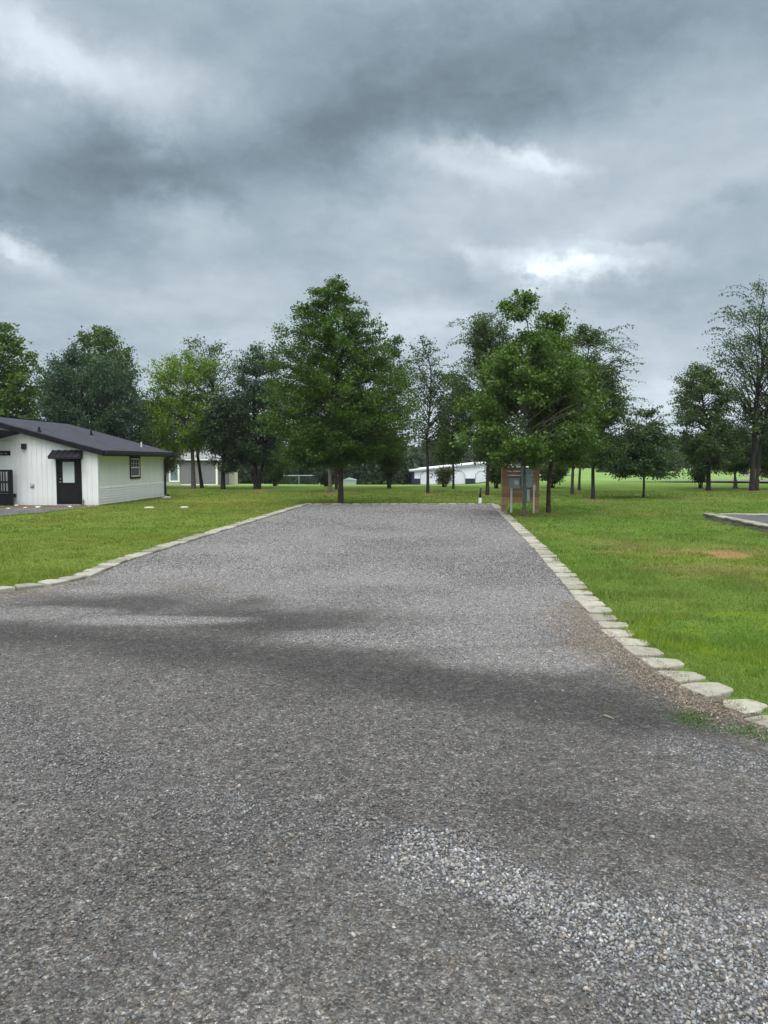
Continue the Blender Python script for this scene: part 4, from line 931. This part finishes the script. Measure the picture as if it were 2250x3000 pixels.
def tree(name, label, cat, base, rows, trunk_px, leafcol, nprim, nsec, nleaf, leaf=.10, group=None, bark='bark', Y=None, depth=.85, rise=.45, sig=.16, droop=.2, top_px=None,
         shoots=0, shoot_len=1.2, shoot_dir=0, seed=1, stems=1, fork=0, inner=.35, hvar=.18, seclen=.26, low=None, wr=.34, lean=0, upleaf=.7, grow=1.08, gap=.2):
    leaf = leaf*.86; nleaf = int(nleaf*1.35)
    if shoots == 0: shoots, shoot_len = 9, .75
    rg = np.random.RandomState(seed)
    if Y is None: B = G(*base); Y = float(B[1])
    else: B = atY(base[0], 1400, Y); B[2] = float(T(B[0], Y))
    sc = Y/FPX; bx = B[0]
    Z = np.array([atY(r[0+1], r[0], Y)[2]-B[2] for r in rows])
    XL = np.array([atY(r[1], r[0], Y)[0]-bx for r in rows]); XR = np.array([atY(r[2], r[0], Y)[0]-bx for r in rows])
    o_ = np.argsort(Z); Z, XL, XR = Z[o_], XL[o_], XR[o_]; Ht = Z[-1]; z0 = Z[0]
    MID = (XL+XR)/2; HW = (XR-XL)/2; HW = np.where(HW > .15, HW*grow, np.maximum(HW, .03))
    def midx(z): return np.interp(z, Z, MID)
    def hw(z): return np.interp(z, Z, HW)
    r0 = trunk_px*sc
    # leader path: straight stem then wandering to the outline's middle
    def leader(off=0.0, phase=0.0, r=r0, topf=1.0):
        zs = np.linspace(0, Ht*topf, 15); t = zs/Ht
        mx = np.interp(zs, Z, MID); mxb = sstep(.15, .75, t)
        x = mx*mxb*np.clip(1, 0, 1)+off*(sstep(0, .5, t))+.12*np.sin(zs*1.3+phase)*t
        x = x+lean*sc*np.sin(np.clip(t/.5, 0, 1)*math.pi)*0+lean*sc*(t)*(1-t)*4
        y = .10*np.sin(zs*1.1+phase*2)*t+off*.5*t
        rad = r*(1-t)**.85*.84+.008; rad[0] *= 1.22; rad[1] *= 1.02
        return np.stack([x, y, zs-.05*(zs == 0)], 1), rad
    P0, R0 = leader(phase=rg.rand()*6); polys = [(P0, R0, 9)]
    leaders = [(P0, R0)]
    for s in range(1, stems):
        P1, R1 = leader(rg.choice([-1, 1])*.35*HW.max()*rg.uniform(.6, 1), rg.rand()*6, r0*.7, .85); P1[:, 0] += (s % 2*2-1)*r0*1.6*(1-P1[:, 2]/Ht); polys.append((P1, R1, 8)); leaders.append((P1, R1))
    zz = np.linspace(z0, Ht, 60); wgt = np.maximum(hw(zz), .1)**1.15; cdf = np.cumsum(wgt); cdf /= cdf[-1]
    A = []; Bp = []; Bw = []; h_s = 1.3
    zl = low*Ht if low else max(z0*.75, .3)
    for i in range(nprim):
        zt = np.interp((i+rg.rand())/nprim, cdf, zz); a = i*2.39996+rg.rand()*.8
        fill = rg.uniform(.66, 1.06)**.7*(1+rg.uniform(-hvar, hvar)); h = hw(zt)*min(fill*(1+.5*float(fbm(np.cos(a)*h_s+50, zt*1.1+np.sin(a)*h_s, .9, 2, seed))), 1.18)
        if h < .06: continue
        tip = np.array([midx(zt)+math.cos(a)*h, math.sin(a)*h*depth, zt])
        LP, LR = leaders[rg.randint(len(leaders))]
        zs = max(zl*rg.uniform(.9, 1.25), min(zt-rise*h*rg.uniform(.7, 1.3), LP[-1, 2]*.93)); zs = min(zs, LP[-1, 2]*.95)
        st = np.array([np.interp(zs, LP[:, 2], LP[:, 0]), np.interp(zs, LP[:, 2], LP[:, 1]), zs]); rb = min(float(np.interp(zs, LP[:, 2], LR))*.55, .02+.018*np.linalg.norm(tip-st))
        ctl = (st+tip)/2+np.array([0, 0, np.linalg.norm(tip-st)*.14*(1-droop*2)])+rg.normal(0, .06, 3)*h
        t = np.linspace(0, 1, 7)[:, None]; P = (1-t)**2*st+2*t*(1-t)*ctl+t*t*tip; P[1:-1] += rg.normal(0, .02, (5, 3))*h
        polys.append((P, np.linspace(rb, .006, 7), 5)); L = np.linalg.norm(tip-st)
        for j in range(nsec):
            s = inner+(1-inner)*(j+rg.rand())/nsec; q = np.array([np.interp(s, t[:, 0], P[:, c]) for c in range(3)])
            tg = (tip-st)/max(L, .01); dv = tg*.55+rg.normal(0, .55, 3)*np.array((1, 1, .55)); dv[2] += .12-droop*.5; dv /= np.linalg.norm(dv)
            l = (seclen*rg.uniform(.5, 1.2))*max(L, .5)*(1.15-.5*s); A.append(q); Bp.append(q+dv*l); Bw.append(rg.rand())
    # leader twigs
    for LP, LR in leaders:
        for j in range(int(nsec*2.5)):
            zs = rg.uniform(max(z0, Ht*.5), LP[-1, 2]*1.0)
            if hw(min(zs, Ht)) < .09: continue
            q = np.array([np.interp(zs, LP[:, 2], LP[:, 0]), np.interp(zs, LP[:, 2], LP[:, 1]), zs])
            a = rg.rand()*6.28; l = min(hw(min(zs, Ht))*rg.uniform(.4, .95), 1.4)
            if l < .05: continue
            A.append(q); Bp.append(q+np.array((math.cos(a)*l, math.sin(a)*l*depth, .25*l))); Bw.append(rg.rand())
    A = np.array(A); Bp = np.array(Bp); Bw = np.array(Bw)
    # keep twig tips inside the crown's own outline
    mz = midx(Bp[:, 2]); e = np.hypot((Bp[:, 0]-mz), Bp[:, 1]/depth); lim = hw(np.clip(Bp[:, 2], z0, Ht))*1.22+.05; f = np.minimum(1, lim/np.maximum(e, .01))
    Bp[:, 0] = mz+(Bp[:, 0]-mz)*f; Bp[:, 1] *= f; Bp[:, 2] = np.clip(Bp[:, 2], z0*.93, Ht*1.01)
    # bare twigs and see-through holes between the leaf masses
    gf = fbm(Bp[:, 0]+seed*3, Bp[:, 2]*1.4, 1.1, 2, seed)+.5*fbm(Bp[:, 1]+seed*5, Bp[:, 2]*1.4, 1.1, 2, seed+40)
    kp = gf > np.quantile(gf, gap); A, Bp, Bw = A[kp], Bp[kp], np.clip(Bw[kp]*.5+.5*sstep(-.5, .6, fbm(Bp[kp, 0]+Bp[kp, 1], Bp[kp, 2], .8, 2, seed+9)), 0, 1)
    for k in range(len(A)): polys.append((np.stack([A[k], (A[k]+Bp[k])/2+rg.normal(0, .03, 3), Bp[k]]), [.010, .006, .003], 3))
    n = len(A)*nleaf; idx = np.repeat(np.arange(len(A)), nleaf); s = rg.rand(n)**.7
    P = A[idx]*(1-s[:, None])+Bp[idx]*s[:, None]; sgl = np.minimum(sig, hw(np.clip(P[:, 2], z0, Ht))*.45)[:, None]; P = P+rg.normal(0, 1, (n, 3))*sgl*np.array((1, 1, .62))
    axd = (Bp-A)[idx]; axd /= np.linalg.norm(axd, axis=1)[:, None]+1e-6
    Dv = axd*.6+rg.normal(0, .6, (n, 3)); Dv[:, 2] -= droop; Tint = Bw[idx]
    if shoots:
        sp = []
        for k in range(shoots):
            zt = np.interp(rg.uniform(.25, 1), cdf, zz); a = rg.uniform(-1.1, 1.1)+(0 if shoot_dir >= 0 else math.pi); a = a if shoot_dir else rg.rand()*6.28
            h = hw(zt)*.8; st = np.array([midx(zt)+math.cos(a)*h, math.sin(a)*h*depth, zt]); l = shoot_len*rg.uniform(.5, 1.1)
            tt = np.linspace(0, 1, 8)[:, None]; out = np.array((math.cos(a), math.sin(a), 0)); pth = st+out*l*tt+np.array((0, 0, 1))*l*(rg.uniform(.3, .75)*tt-rg.uniform(.35, .8)*tt*tt)
            polys.append((pth, np.linspace(.014, .004, 8), 4)); m = int(nleaf*1.1); ss = rg.rand(m); q = np.stack([np.interp(ss, tt[:, 0], pth[:, c]) for c in range(3)], 1)+rg.normal(0, .045, (m, 3)); sp.append(q)
        sp = np.concatenate(sp); P = np.concatenate([P, sp]); dd = rg.normal(0, .5, (len(sp), 3)); dd[:, 2] -= .5; Dv = np.concatenate([Dv, dd]); Tint = np.concatenate([Tint, rg.rand(len(sp))])
    n = len(P); Dv /= np.linalg.norm(Dv, axis=1)[:, None]; Nv = rg.normal(0, .75, (n, 3)); Nv[:, 2] += upleaf; Nv -= (Nv*Dv).sum(1)[:, None]*Dv; Nv /= np.linalg.norm(Nv, axis=1)[:, None]+1e-6
    L = leaf*(.6+.8*rg.rand(n)); V, F = kites(P, Dv, Nv, L, wr)
    lc = np.array(leafcol); dark = lc*np.array((.55, .66, .85)); lite = lc*np.array((1.6, 1.55, 1.1))
    tn = np.clip(Tint*.75+rg.rand(n)*.35, 0, 1)[:, None]; C = dark*(1-tn)+lite*tn; C *= (.8+.4*rg.rand(n))[:, None]; C = np.repeat(C, 4, axis=0)
    root = empty(name, B); tag(root, label, cat, group)
    tv, tf = tubes(polys); fast('trunk', tv, tf, M[bark], None, True, root); fast('crown', V, F, M['leaf'], C, False, root)
    return root
GRN = (.066, .125, .012); OAK = (.048, .100, .010); DRK = (.036, .072, .036); YEL = (.115, .195, .020); MAP = (.066, .122, .024); WIL = (.054, .092, .028); BUS = (.048, .088, .018)
gt = 'trees standing in the lawn'
tree('oak_tree', 'big dense oak tree standing just past the far end of the driveway', 'tree', (998, 1475),
     [(806, 980, 996), (818, 962, 1006), (832, 930, 1018), (850, 905, 1030), (868, 890, 1050), (885, 905, 1046), (900, 878, 1048), (915, 868, 1062), (930, 856, 1120), (960, 866, 1138), (985, 830, 1112), (1000, 806, 1118), (1030, 818, 1150), (1080, 806, 1164), (1130, 782, 1180), (1170, 764, 1198), (1215, 760, 1208), (1250, 758, 1200), (1290, 782, 1188), (1320, 800, 1168), (1345, 826, 1120), (1368, 880, 1060)],
     9, OAK, 190, 13, 30, .105, gt, 'bark', sig=.13, rise=.35, droop=.12, seed=11, gap=.10, hvar=.16, inner=.25, depth=.9, low=.17)
tree('maple_tree', 'maple tree with a bare leader and leafy top tuft in front of the utility board', 'tree', (1535, 1513),
     [(846, 1516, 1526), (862, 1514, 1532), (880, 1496, 1572), (895, 1488, 1584), (915, 1490, 1580), (934, 1520, 1562), (941, 1540, 1547), (972, 1541, 1548), (976, 1490, 1600), (1010, 1462, 1630), (1060, 1440, 1660), (1110, 1418, 1682), (1160, 1402, 1690), (1210, 1392, 1690), (1260, 1386, 1694), (1300, 1390, 1680), (1330, 1420, 1640), (1356, 1450, 1590)],
     5.0, MAP, 92, 11, 34, .105, gt, 'barkgrey', sig=.14, rise=.5, droop=.16, seed=12, gap=.27, hvar=.3, depth=.9, inner=.45, low=.24, wr=.42)
tree('shade_tree', 'tree with brown trunk right of the utility board, bright green top tuft', 'tree', (1607, 1502),
     [(912, 1612, 1655), (930, 1590, 1662), (950, 1586, 1660), (975, 1576, 1640), (1000, 1560, 1660), (1050, 1550, 1700), (1110, 1530, 1730), (1180, 1530, 1750), (1240, 1540, 1752), (1290, 1550, 1755), (1330, 1570, 1730), (1362, 1600, 1690)],
     7.2, GRN, 120, 10, 26, .10, gt, 'bark', sig=.15, rise=.5, gap=.24, hvar=.28, grow=1.14, seed=13, low=.28)
tree('elm_tree', 'loose elm with long arching shoots on its right side beyond the maple', 'tree', (1737, 1463),
     [(958, 1690, 1722), (980, 1672, 1768), (1010, 1664, 1790), (1050, 1660, 1796), (1100, 1655, 1790), (1150, 1660, 1808), (1200, 1680, 1822), (1250, 1690, 1845), (1290, 1690, 1850), (1330, 1690, 1825), (1362, 1700, 1780)],
     6, WIL, 165, 10, 22, .11, gt, 'barkdark', sig=.16, rise=.6, grow=1.13, shoots=46, shoot_len=1.7, shoot_dir=1, seed=14, low=.22, hvar=.25)
tree('elm_tree', 'loose elm with arching leafy shoots on its left side, left of the maple', 'tree', (1428, 1451),
     [(918, 1396, 1420), (935, 1368, 1472), (965, 1366, 1490), (1010, 1370, 1500), (1060, 1372, 1500), (1105, 1350, 1505), (1150, 1345, 1510), (1200, 1362, 1510), (1250, 1375, 1505), (1300, 1380, 1500), (1340, 1392, 1490), (1358, 1405, 1470)],
     5.8, WIL, 145, 10, 22, .11, gt, 'barkdark', sig=.15, rise=.7, shoots=42, shoot_len=1.5, shoot_dir=-1, seed=15, low=.22, hvar=.22)
tree('thin_tree', 'tall thin sparse tree with a dark trunk in front of the white garage', 'tree', (1253, 1446),
     [(984, 1224, 1234), (1000, 1214, 1262), (1030, 1206, 1290), (1055, 1210, 1318), (1090, 1205, 1328), (1130, 1196, 1326), (1170, 1196, 1320), (1210, 1200, 1312), (1250, 1205, 1310), (1290, 1206, 1285), (1312, 1225, 1275)],
     5.2, (.055, .085, .035), 66, 8, 9, .13, gt, 'barkdark', sig=.18, rise=1.0, seed=16, low=.35, hvar=.3)
tree('small_tree', 'small tree with a thin dark trunk standing before the middle garage door', 'tree', (1328, 1433),
     [(1085, 1310, 1345), (1120, 1290, 1368), (1170, 1286, 1385), (1220, 1286, 1388), (1265, 1276, 1382), (1305, 1268, 1372), (1340, 1275, 1362), (1360, 1292, 1340)],
     3.8, BUS, 80, 9, 22, .14, gt, 'barkdark', sig=.2, rise=.6, seed=17, low=.25)
tree('yellow_green_tree', 'yellow-green tree with a pale trunk in front of the grey house', 'tree', (567, 1431),
     [(1040, 505, 606), (1058, 496, 626), (1075, 448, 640), (1110, 452, 646), (1150, 448, 645), (1185, 430, 642), (1225, 422, 640), (1260, 426, 616), (1295, 440, 606), (1320, 480, 596)],
     7.5, YEL, 105, 10, 20, .15, gt, 'barkgrey', sig=.22, rise=.55, seed=18, low=.3, hvar=.22)
tree('leaning_tree', 'loose tall tree with a dark leaning trunk right of the yellow-green tree', 'tree', (592, 1429),
     [(988, 560, 570), (1002, 540, 640), (1030, 536, 668), (1060, 545, 690), (1100, 560, 705), (1150, 590, 700), (1200, 560, 690), (1260, 540, 680), (1300, 550, 640)],
     5.5, (.055, .09, .03), 70, 8, 11, .15, gt, 'barkdark', sig=.22, rise=1.0, seed=19, low=.3, hvar=.3, shoots=14, shoot_len=1.2, lean=-16)
tree('cedar_tree', 'dark blue-green tree with two trunks between the yellow-green tree and the oak', 'tree', (749, 1432),
     [(1012, 745, 775), (1030, 722, 792), (1055, 706, 806), (1090, 682, 820), (1140, 656, 835), (1200, 640, 850), (1250, 640, 850), (1300, 652, 840), (1335, 680, 815), (1358, 705, 790)],
     7, DRK, 130, 11, 22, .14, gt, 'barkdark', sig=.19, rise=.6, seed=20, stems=2, low=.2)
tree('low_dark_tree', 'low dark spreading tree with a thick short trunk right of the grey house', 'tree', (653, 1433),
     [(1170, 640, 690), (1210, 610, 720), (1260, 596, 740), (1310, 598, 740), (1345, 606, 725), (1375, 620, 700)],
     8, (.022, .045, .016), 85, 10, 20, .15, gt, 'barkdark', sig=.2, rise=.5, seed=21, low=.22)
tree('rear_tree', 'tree half hidden behind the oak with its right edge showing', 'tree', (985, 1433),
     [(982, 1140, 1162), (1010, 1128, 1176), (1040, 1118, 1196), (1080, 1100, 1206), (1130, 1060, 1214), (1190, 1020, 1216), (1250, 960, 1206), (1300, 920, 1190), (1335, 930, 1170)],
     4.5, OAK, 95, 10, 20, .14, gt, 'barkdark', sig=.2, rise=.5, seed=22, low=.25, depth=.4)
tree('pale_trunk_tree', 'pale-trunked tree hidden behind the left of the oak crown', 'tree', (967, 1443),
     [(1060, 930, 1000), (1120, 890, 1030), (1200, 870, 1050), (1280, 880, 1040), (1330, 900, 1020)],
     6.5, OAK, 60, 9, 20, .13, gt, 'barkgrey', sig=.2, rise=.5, seed=23, low=.3)
tree('hidden_tree', 'tree with a pale brown trunk hidden behind the shade tree crown', 'tree', (1676, 1448),
     [(1120, 1650, 1700), (1180, 1630, 1720), (1250, 1622, 1735), (1310, 1630, 1730), (1345, 1650, 1710)],
     5.2, BUS, 60, 9, 20, .13, gt, 'bark', sig=.2, seed=24, low=.3)
tree('slender_tree', 'slender dark-trunked tree standing behind and left of the right-hand elm', 'tree', (1697, 1436),
     [(1180, 1680, 1720), (1240, 1665, 1750), (1300, 1665, 1755), (1340, 1680, 1730)],
     4.2, BUS, 45, 9, 20, .14, gt, 'barkdark', sig=.2, seed=25, low=.3)
tree('umbrella_tree', 'small flat-bottomed tree with a thin trunk alone in the right lawn', 'tree', (1885, 1458),
     [(1193, 1912, 1930), (1212, 1862, 1914), (1235, 1850, 1935), (1262, 1836, 1952), (1290, 1808, 1968), (1320, 1790, 1980), (1350, 1782, 1988), (1380, 1780, 1988), (1392, 1786, 1980)],
     3.6, (.035, .07, .024), 100, 9, 17, .13, gt, 'barkdark', sig=.15, rise=.15, droop=.3, seed=26, low=.30, hvar=.16)
tree('broad_tree', 'broad dark green tree with a straight trunk left of the tall tree at right', 'tree', (2075, 1438),
     [(1070, 2034, 2096), (1085, 2004, 2106), (1115, 1988, 2124), (1160, 1978, 2140), (1205, 1974, 2142), (1245, 1984, 2150), (1280, 1992, 2172), (1320, 1994, 2182), (1350, 2004, 2170), (1380, 2030, 2110)],
     7.2, WIL, 120, 10, 20, .14, gt, 'barkdark', sig=.18, rise=.45, droop=.2, seed=27, low=.2, hvar=.22)
tree('tall_tree', 'tallest tree at the right edge with a thick forked trunk and drooping sparse foliage', 'tree', (2203, 1438),
     [(818, 2210, 2224), (835, 2195, 2262), (870, 2176, 2300), (905, 2130, 2330), (940, 2118, 2345), (985, 2106, 2350), (1040, 2120, 2350), (1100, 2122, 2340), (1160, 2120, 2330), (1220, 2130, 2310), (1270, 2150, 2300)],
     8.5, (.055, .095, .035), 115, 9, 15, .14, gt, 'barkdark', sig=.2, rise=1.1, droop=.4, seed=28, low=.28, hvar=.25, stems=2, shoots=40, shoot_len=1.5, shoot_dir=-1)
tree('young_tree', 'small low-forking tree between the broad tree and the tall trunk', 'tree', (2152, 1431),
     [(1255, 2130, 2190), (1290, 2108, 2205), (1330, 2102, 2204), (1362, 2108, 2196), (1382, 2120, 2180)],
     4, BUS, 60, 9, 18, .14, gt, 'barkgrey', sig=.2, rise=.7, seed=29, low=.32, stems=2)
tree('edge_tree', 'small tree cut by the right edge of the photo', 'tree', (2256, 1433),
     [(1240, 2235, 2290), (1280, 2220, 2310), (1330, 2212, 2320), (1375, 2222, 2300), (1395, 2235, 2280)],
     4.5, GRN, 60, 9, 18, .14, gt, 'barkdark', sig=.2, seed=30, low=.25)
gs = 'shrubs among the trees'
def shrub(label, base, rows, c=BUS, seed=50, n=45, stems=3, nm='shrub', r=2.6, **kw):
    return tree(nm, label, 'shrub', base, rows, r, c, n, 8, 18, .13, gs, 'barkdark', sig=.15, rise=1.2, seed=seed, stems=stems, low=.12, **kw)
shrub('dark vase-shaped shrub in front of the chain link fence left of the oak', (805, 1424), [(1318, 775, 845), (1350, 768, 850), (1385, 782, 836), (1412, 796, 816)], seed=51)
shrub('small upright shrub alone on the lawn between the oak and the garage', (1140, 1431), [(1282, 1112, 1182), (1320, 1106, 1184), (1360, 1118, 1174), (1395, 1128, 1156), (1415, 1134, 1148)], seed=52)
shrub('small shrub in front of the left garage door', (1301, 1427), [(1372, 1290, 1316), (1390, 1282, 1320), (1412, 1290, 1312)], (.10, .12, .075), 53, 14)
shrub('dark shrub just left of the utility board', (1454, 1431), [(1345, 1440, 1482), (1380, 1436, 1480), (1410, 1446, 1468)], seed=54)
shrub('dark bushy shrub just behind the trunk right of the utility board', (1618, 1430), [(1340, 1572, 1664), (1375, 1576, 1660), (1405, 1592, 1640)], seed=55)
shrub('tapering dark green shrub beside the broad tree trunk', (2052, 1431), [(1290, 2000, 2080), (1330, 2006, 2076), (1370, 2020, 2068), (1405, 2036, 2064)], (.03, .06, .02), 56, 60)
shrub('low bright green shrub at the right end of the grey house', (708, 1418), [(1388, 700, 716), (1400, 688, 726), (1412, 684, 732)], (.07, .11, .02), 57, 26)
shrub('dark round shrub behind the pale trunk left of the oak base', (955, 1425), [(1375, 945, 968), (1395, 938, 972), (1415, 945, 965)], (.02, .04, .018), 58, 26)
gh = 'trees behind the white house'
tree('maple_tree', 'tall bright green maple behind the white house at the left edge', 'tree', (-10, 1430),
     [(930, -18, 12), (950, -60, 26), (985, -100, 50), (1020, -120, 66), (1055, -130, 88), (1090, -140, 112), (1150, -145, 122), (1220, -150, 126), (1290, -140, 120)],
     8, (.062, .115, .018), 120, 11, 20, .20, gh, 'barkgrey', Y=52, sig=.24, rise=.6, seed=41, low=.2, wr=.42)
tree('cedar_tree', 'wide dark blue-green tree rising behind the white house roof', 'tree', (275, 1430),
     [(1008, 200, 212), (1030, 184, 240), (1048, 160, 300), (1070, 140, 372), (1110, 128, 388), (1150, 118, 404), (1200, 110, 416), (1260, 105, 428), (1320, 110, 430), (1350, 130, 420)],
     9, (.042, .082, .048), 210, 12, 24, .15, gh, 'barkdark', Y=50, sig=.2, rise=1.3, droop=-.1, seed=42, low=.1, stems=2, hvar=.12)
tree('maple_tree', 'round-topped green maple showing above the wide dark tree', 'tree', (300, 1430),
     [(962, 284, 318), (975, 240, 335), (1000, 236, 350), (1030, 232, 360), (1065, 232, 384), (1110, 230, 388), (1200, 230, 390)],
     8, (.05, .095, .02), 75, 10, 16, .20, gh, 'barkgrey', Y=60, sig=.24, rise=.8, seed=43, low=.3, wr=.42)
tree('brownish_tree', 'low brownish-green tree between the white house roof and the yellow-green tree', 'tree', (462, 1430),
     [(1160, 430, 468), (1190, 412, 500), (1240, 404, 520), (1300, 400, 540), (1345, 410, 530), (1375, 430, 510)],
     6, (.07, .075, .02), 80, 10, 18, .17, gh, 'bark', Y=62, sig=.25, rise=.5, seed=44, low=.12)

# ------------------------------------------------------------------ distant woods (read as one mass)
def woods(name, label, segs, seed, c, leaf, dens):
    rg = np.random.RandomState(seed); Ps = []; Ns = []; Cs = []
    for (px, pyt, Yd, wpx, n) in segs:
        B = atY(px, 1400, Yd); zb = float(T(B[0], Yd)); zt = atY(px, pyt, Yd)[2]; rx = wpx*Yd/FPX; hgt = zt-zb
        for k in range(dens):
            a = rg.rand()*6.28; h = rg.rand(); q = math.sqrt(max(0, 1-(h*2-1)**2)) if h > .5 else .75+.25*h*2
            cx, cy, cz = B[0]+math.cos(a)*rx*q*rg.uniform(.5, 1), Yd+math.sin(a)*rx*.8*q, zb+hgt*(.05+.92*h)
            m = n; r = rx*rg.uniform(.16, .30); v = rg.normal(0, 1, (m, 3)); v /= np.linalg.norm(v, axis=1)[:, None]; v[:, 2] *= .7
            Ps.append(np.array((cx, cy, cz))+v*r*rg.uniform(.75, 1.1, (m, 1))); Ns.append(v); tn = rg.rand(); Cs.append(np.array(c)*(.65+.7*tn)*(.8+.4*rg.rand(m, 1)))
    P = np.concatenate(Ps); Nv = np.concatenate(Ns); Cc = np.concatenate(Cs); n = len(P); Nv = Nv+rg.normal(0, .5, (n, 3)); Nv /= np.linalg.norm(Nv, axis=1)[:, None]
    Dv = rg.normal(0, 1, (n, 3)); Dv -= (Dv*Nv).sum(1)[:, None]*Nv; Dv /= np.linalg.norm(Dv, axis=1)[:, None]
    V, F = kites(P, Dv, Nv, leaf*(.6+.8*rg.rand(n)), .42)
    tag(fast(name, V, F, M['leaf'], np.repeat(Cc, 4, axis=0)), label, 'woods', kind='stuff')
rg = random.Random(4)
sg1 = [(px, 1300+rg.uniform(-22, 16)+(26 if 560 < px < 720 else 0), rg.uniform(104, 122), rg.uniform(28, 46), 26) for px in range(380, 1010, 26)]
sg1 += [(px, 1322+rg.uniform(-12, 14), rg.uniform(112, 135), rg.uniform(26, 40), 26) for px in range(1010, 1200, 20)]
woods('valley_woods', 'dark green woods low behind the fence and the small grey shed', sg1, 3, (.030, .058, .020), .62, 55)
sg2 = [(px, 1316+rg.uniform(-14, 12)-(10 if 1230 < px < 1330 else 0), rg.uniform(210, 240), rg.uniform(26, 40), 22) for px in range(1120, 1420, 16)]
woods('hill_woods', 'hazy green woods on the hill behind the white garage', sg2, 5, (.045, .082, .03), 1.0, 50)
sg3 = [(px, 1278+rg.uniform(-12, 16), rg.uniform(270, 310), rg.uniform(22, 34), 22) for px in range(1380, 2420, 18)]
sg3 += [(px, 1350+rg.uniform(-6, 8), rg.uniform(235, 255), rg.uniform(12, 22), 18) for px in range(1500, 2400, 18)]
woods('far_treeline', 'blue-green line of woods along the far side of the right-hand field', sg3, 6, (.028, .055, .032), 1.1, 46)
sg4 = [(1800, 1290, 150, 60, 26), (1870, 1283, 160, 55, 26), (1955, 1305, 170, 40, 26)]
woods('field_thicket', 'rounded green thicket behind the small flat-bottomed tree', sg4, 7, (.045, .08, .026), .6, 130)

# ------------------------------------------------------------------ air: a thin haze that far things fade into
b = MB(); b.box(-950, 950, -70, 1450, -12, 60); hz_ = b.build('haze', None or bpy.data.materials.new('air')); tag(hz_, 'thin pale haze filling the air over the lawns and field', 'haze', kind='stuff')
hm = hz_.data.materials[0]; hm.use_nodes = True; ht_ = hm.node_tree; ht_.nodes.clear(); ho = ht_.nodes.new('ShaderNodeOutputMaterial'); hv = ht_.nodes.new('ShaderNodeVolumePrincipled')
hv.inputs['Color'].default_value = (.86, .93, 1, 1); hv.inputs['Density'].default_value = .0002; ht_.links.new(hv.outputs[0], ho.inputs['Volume'])
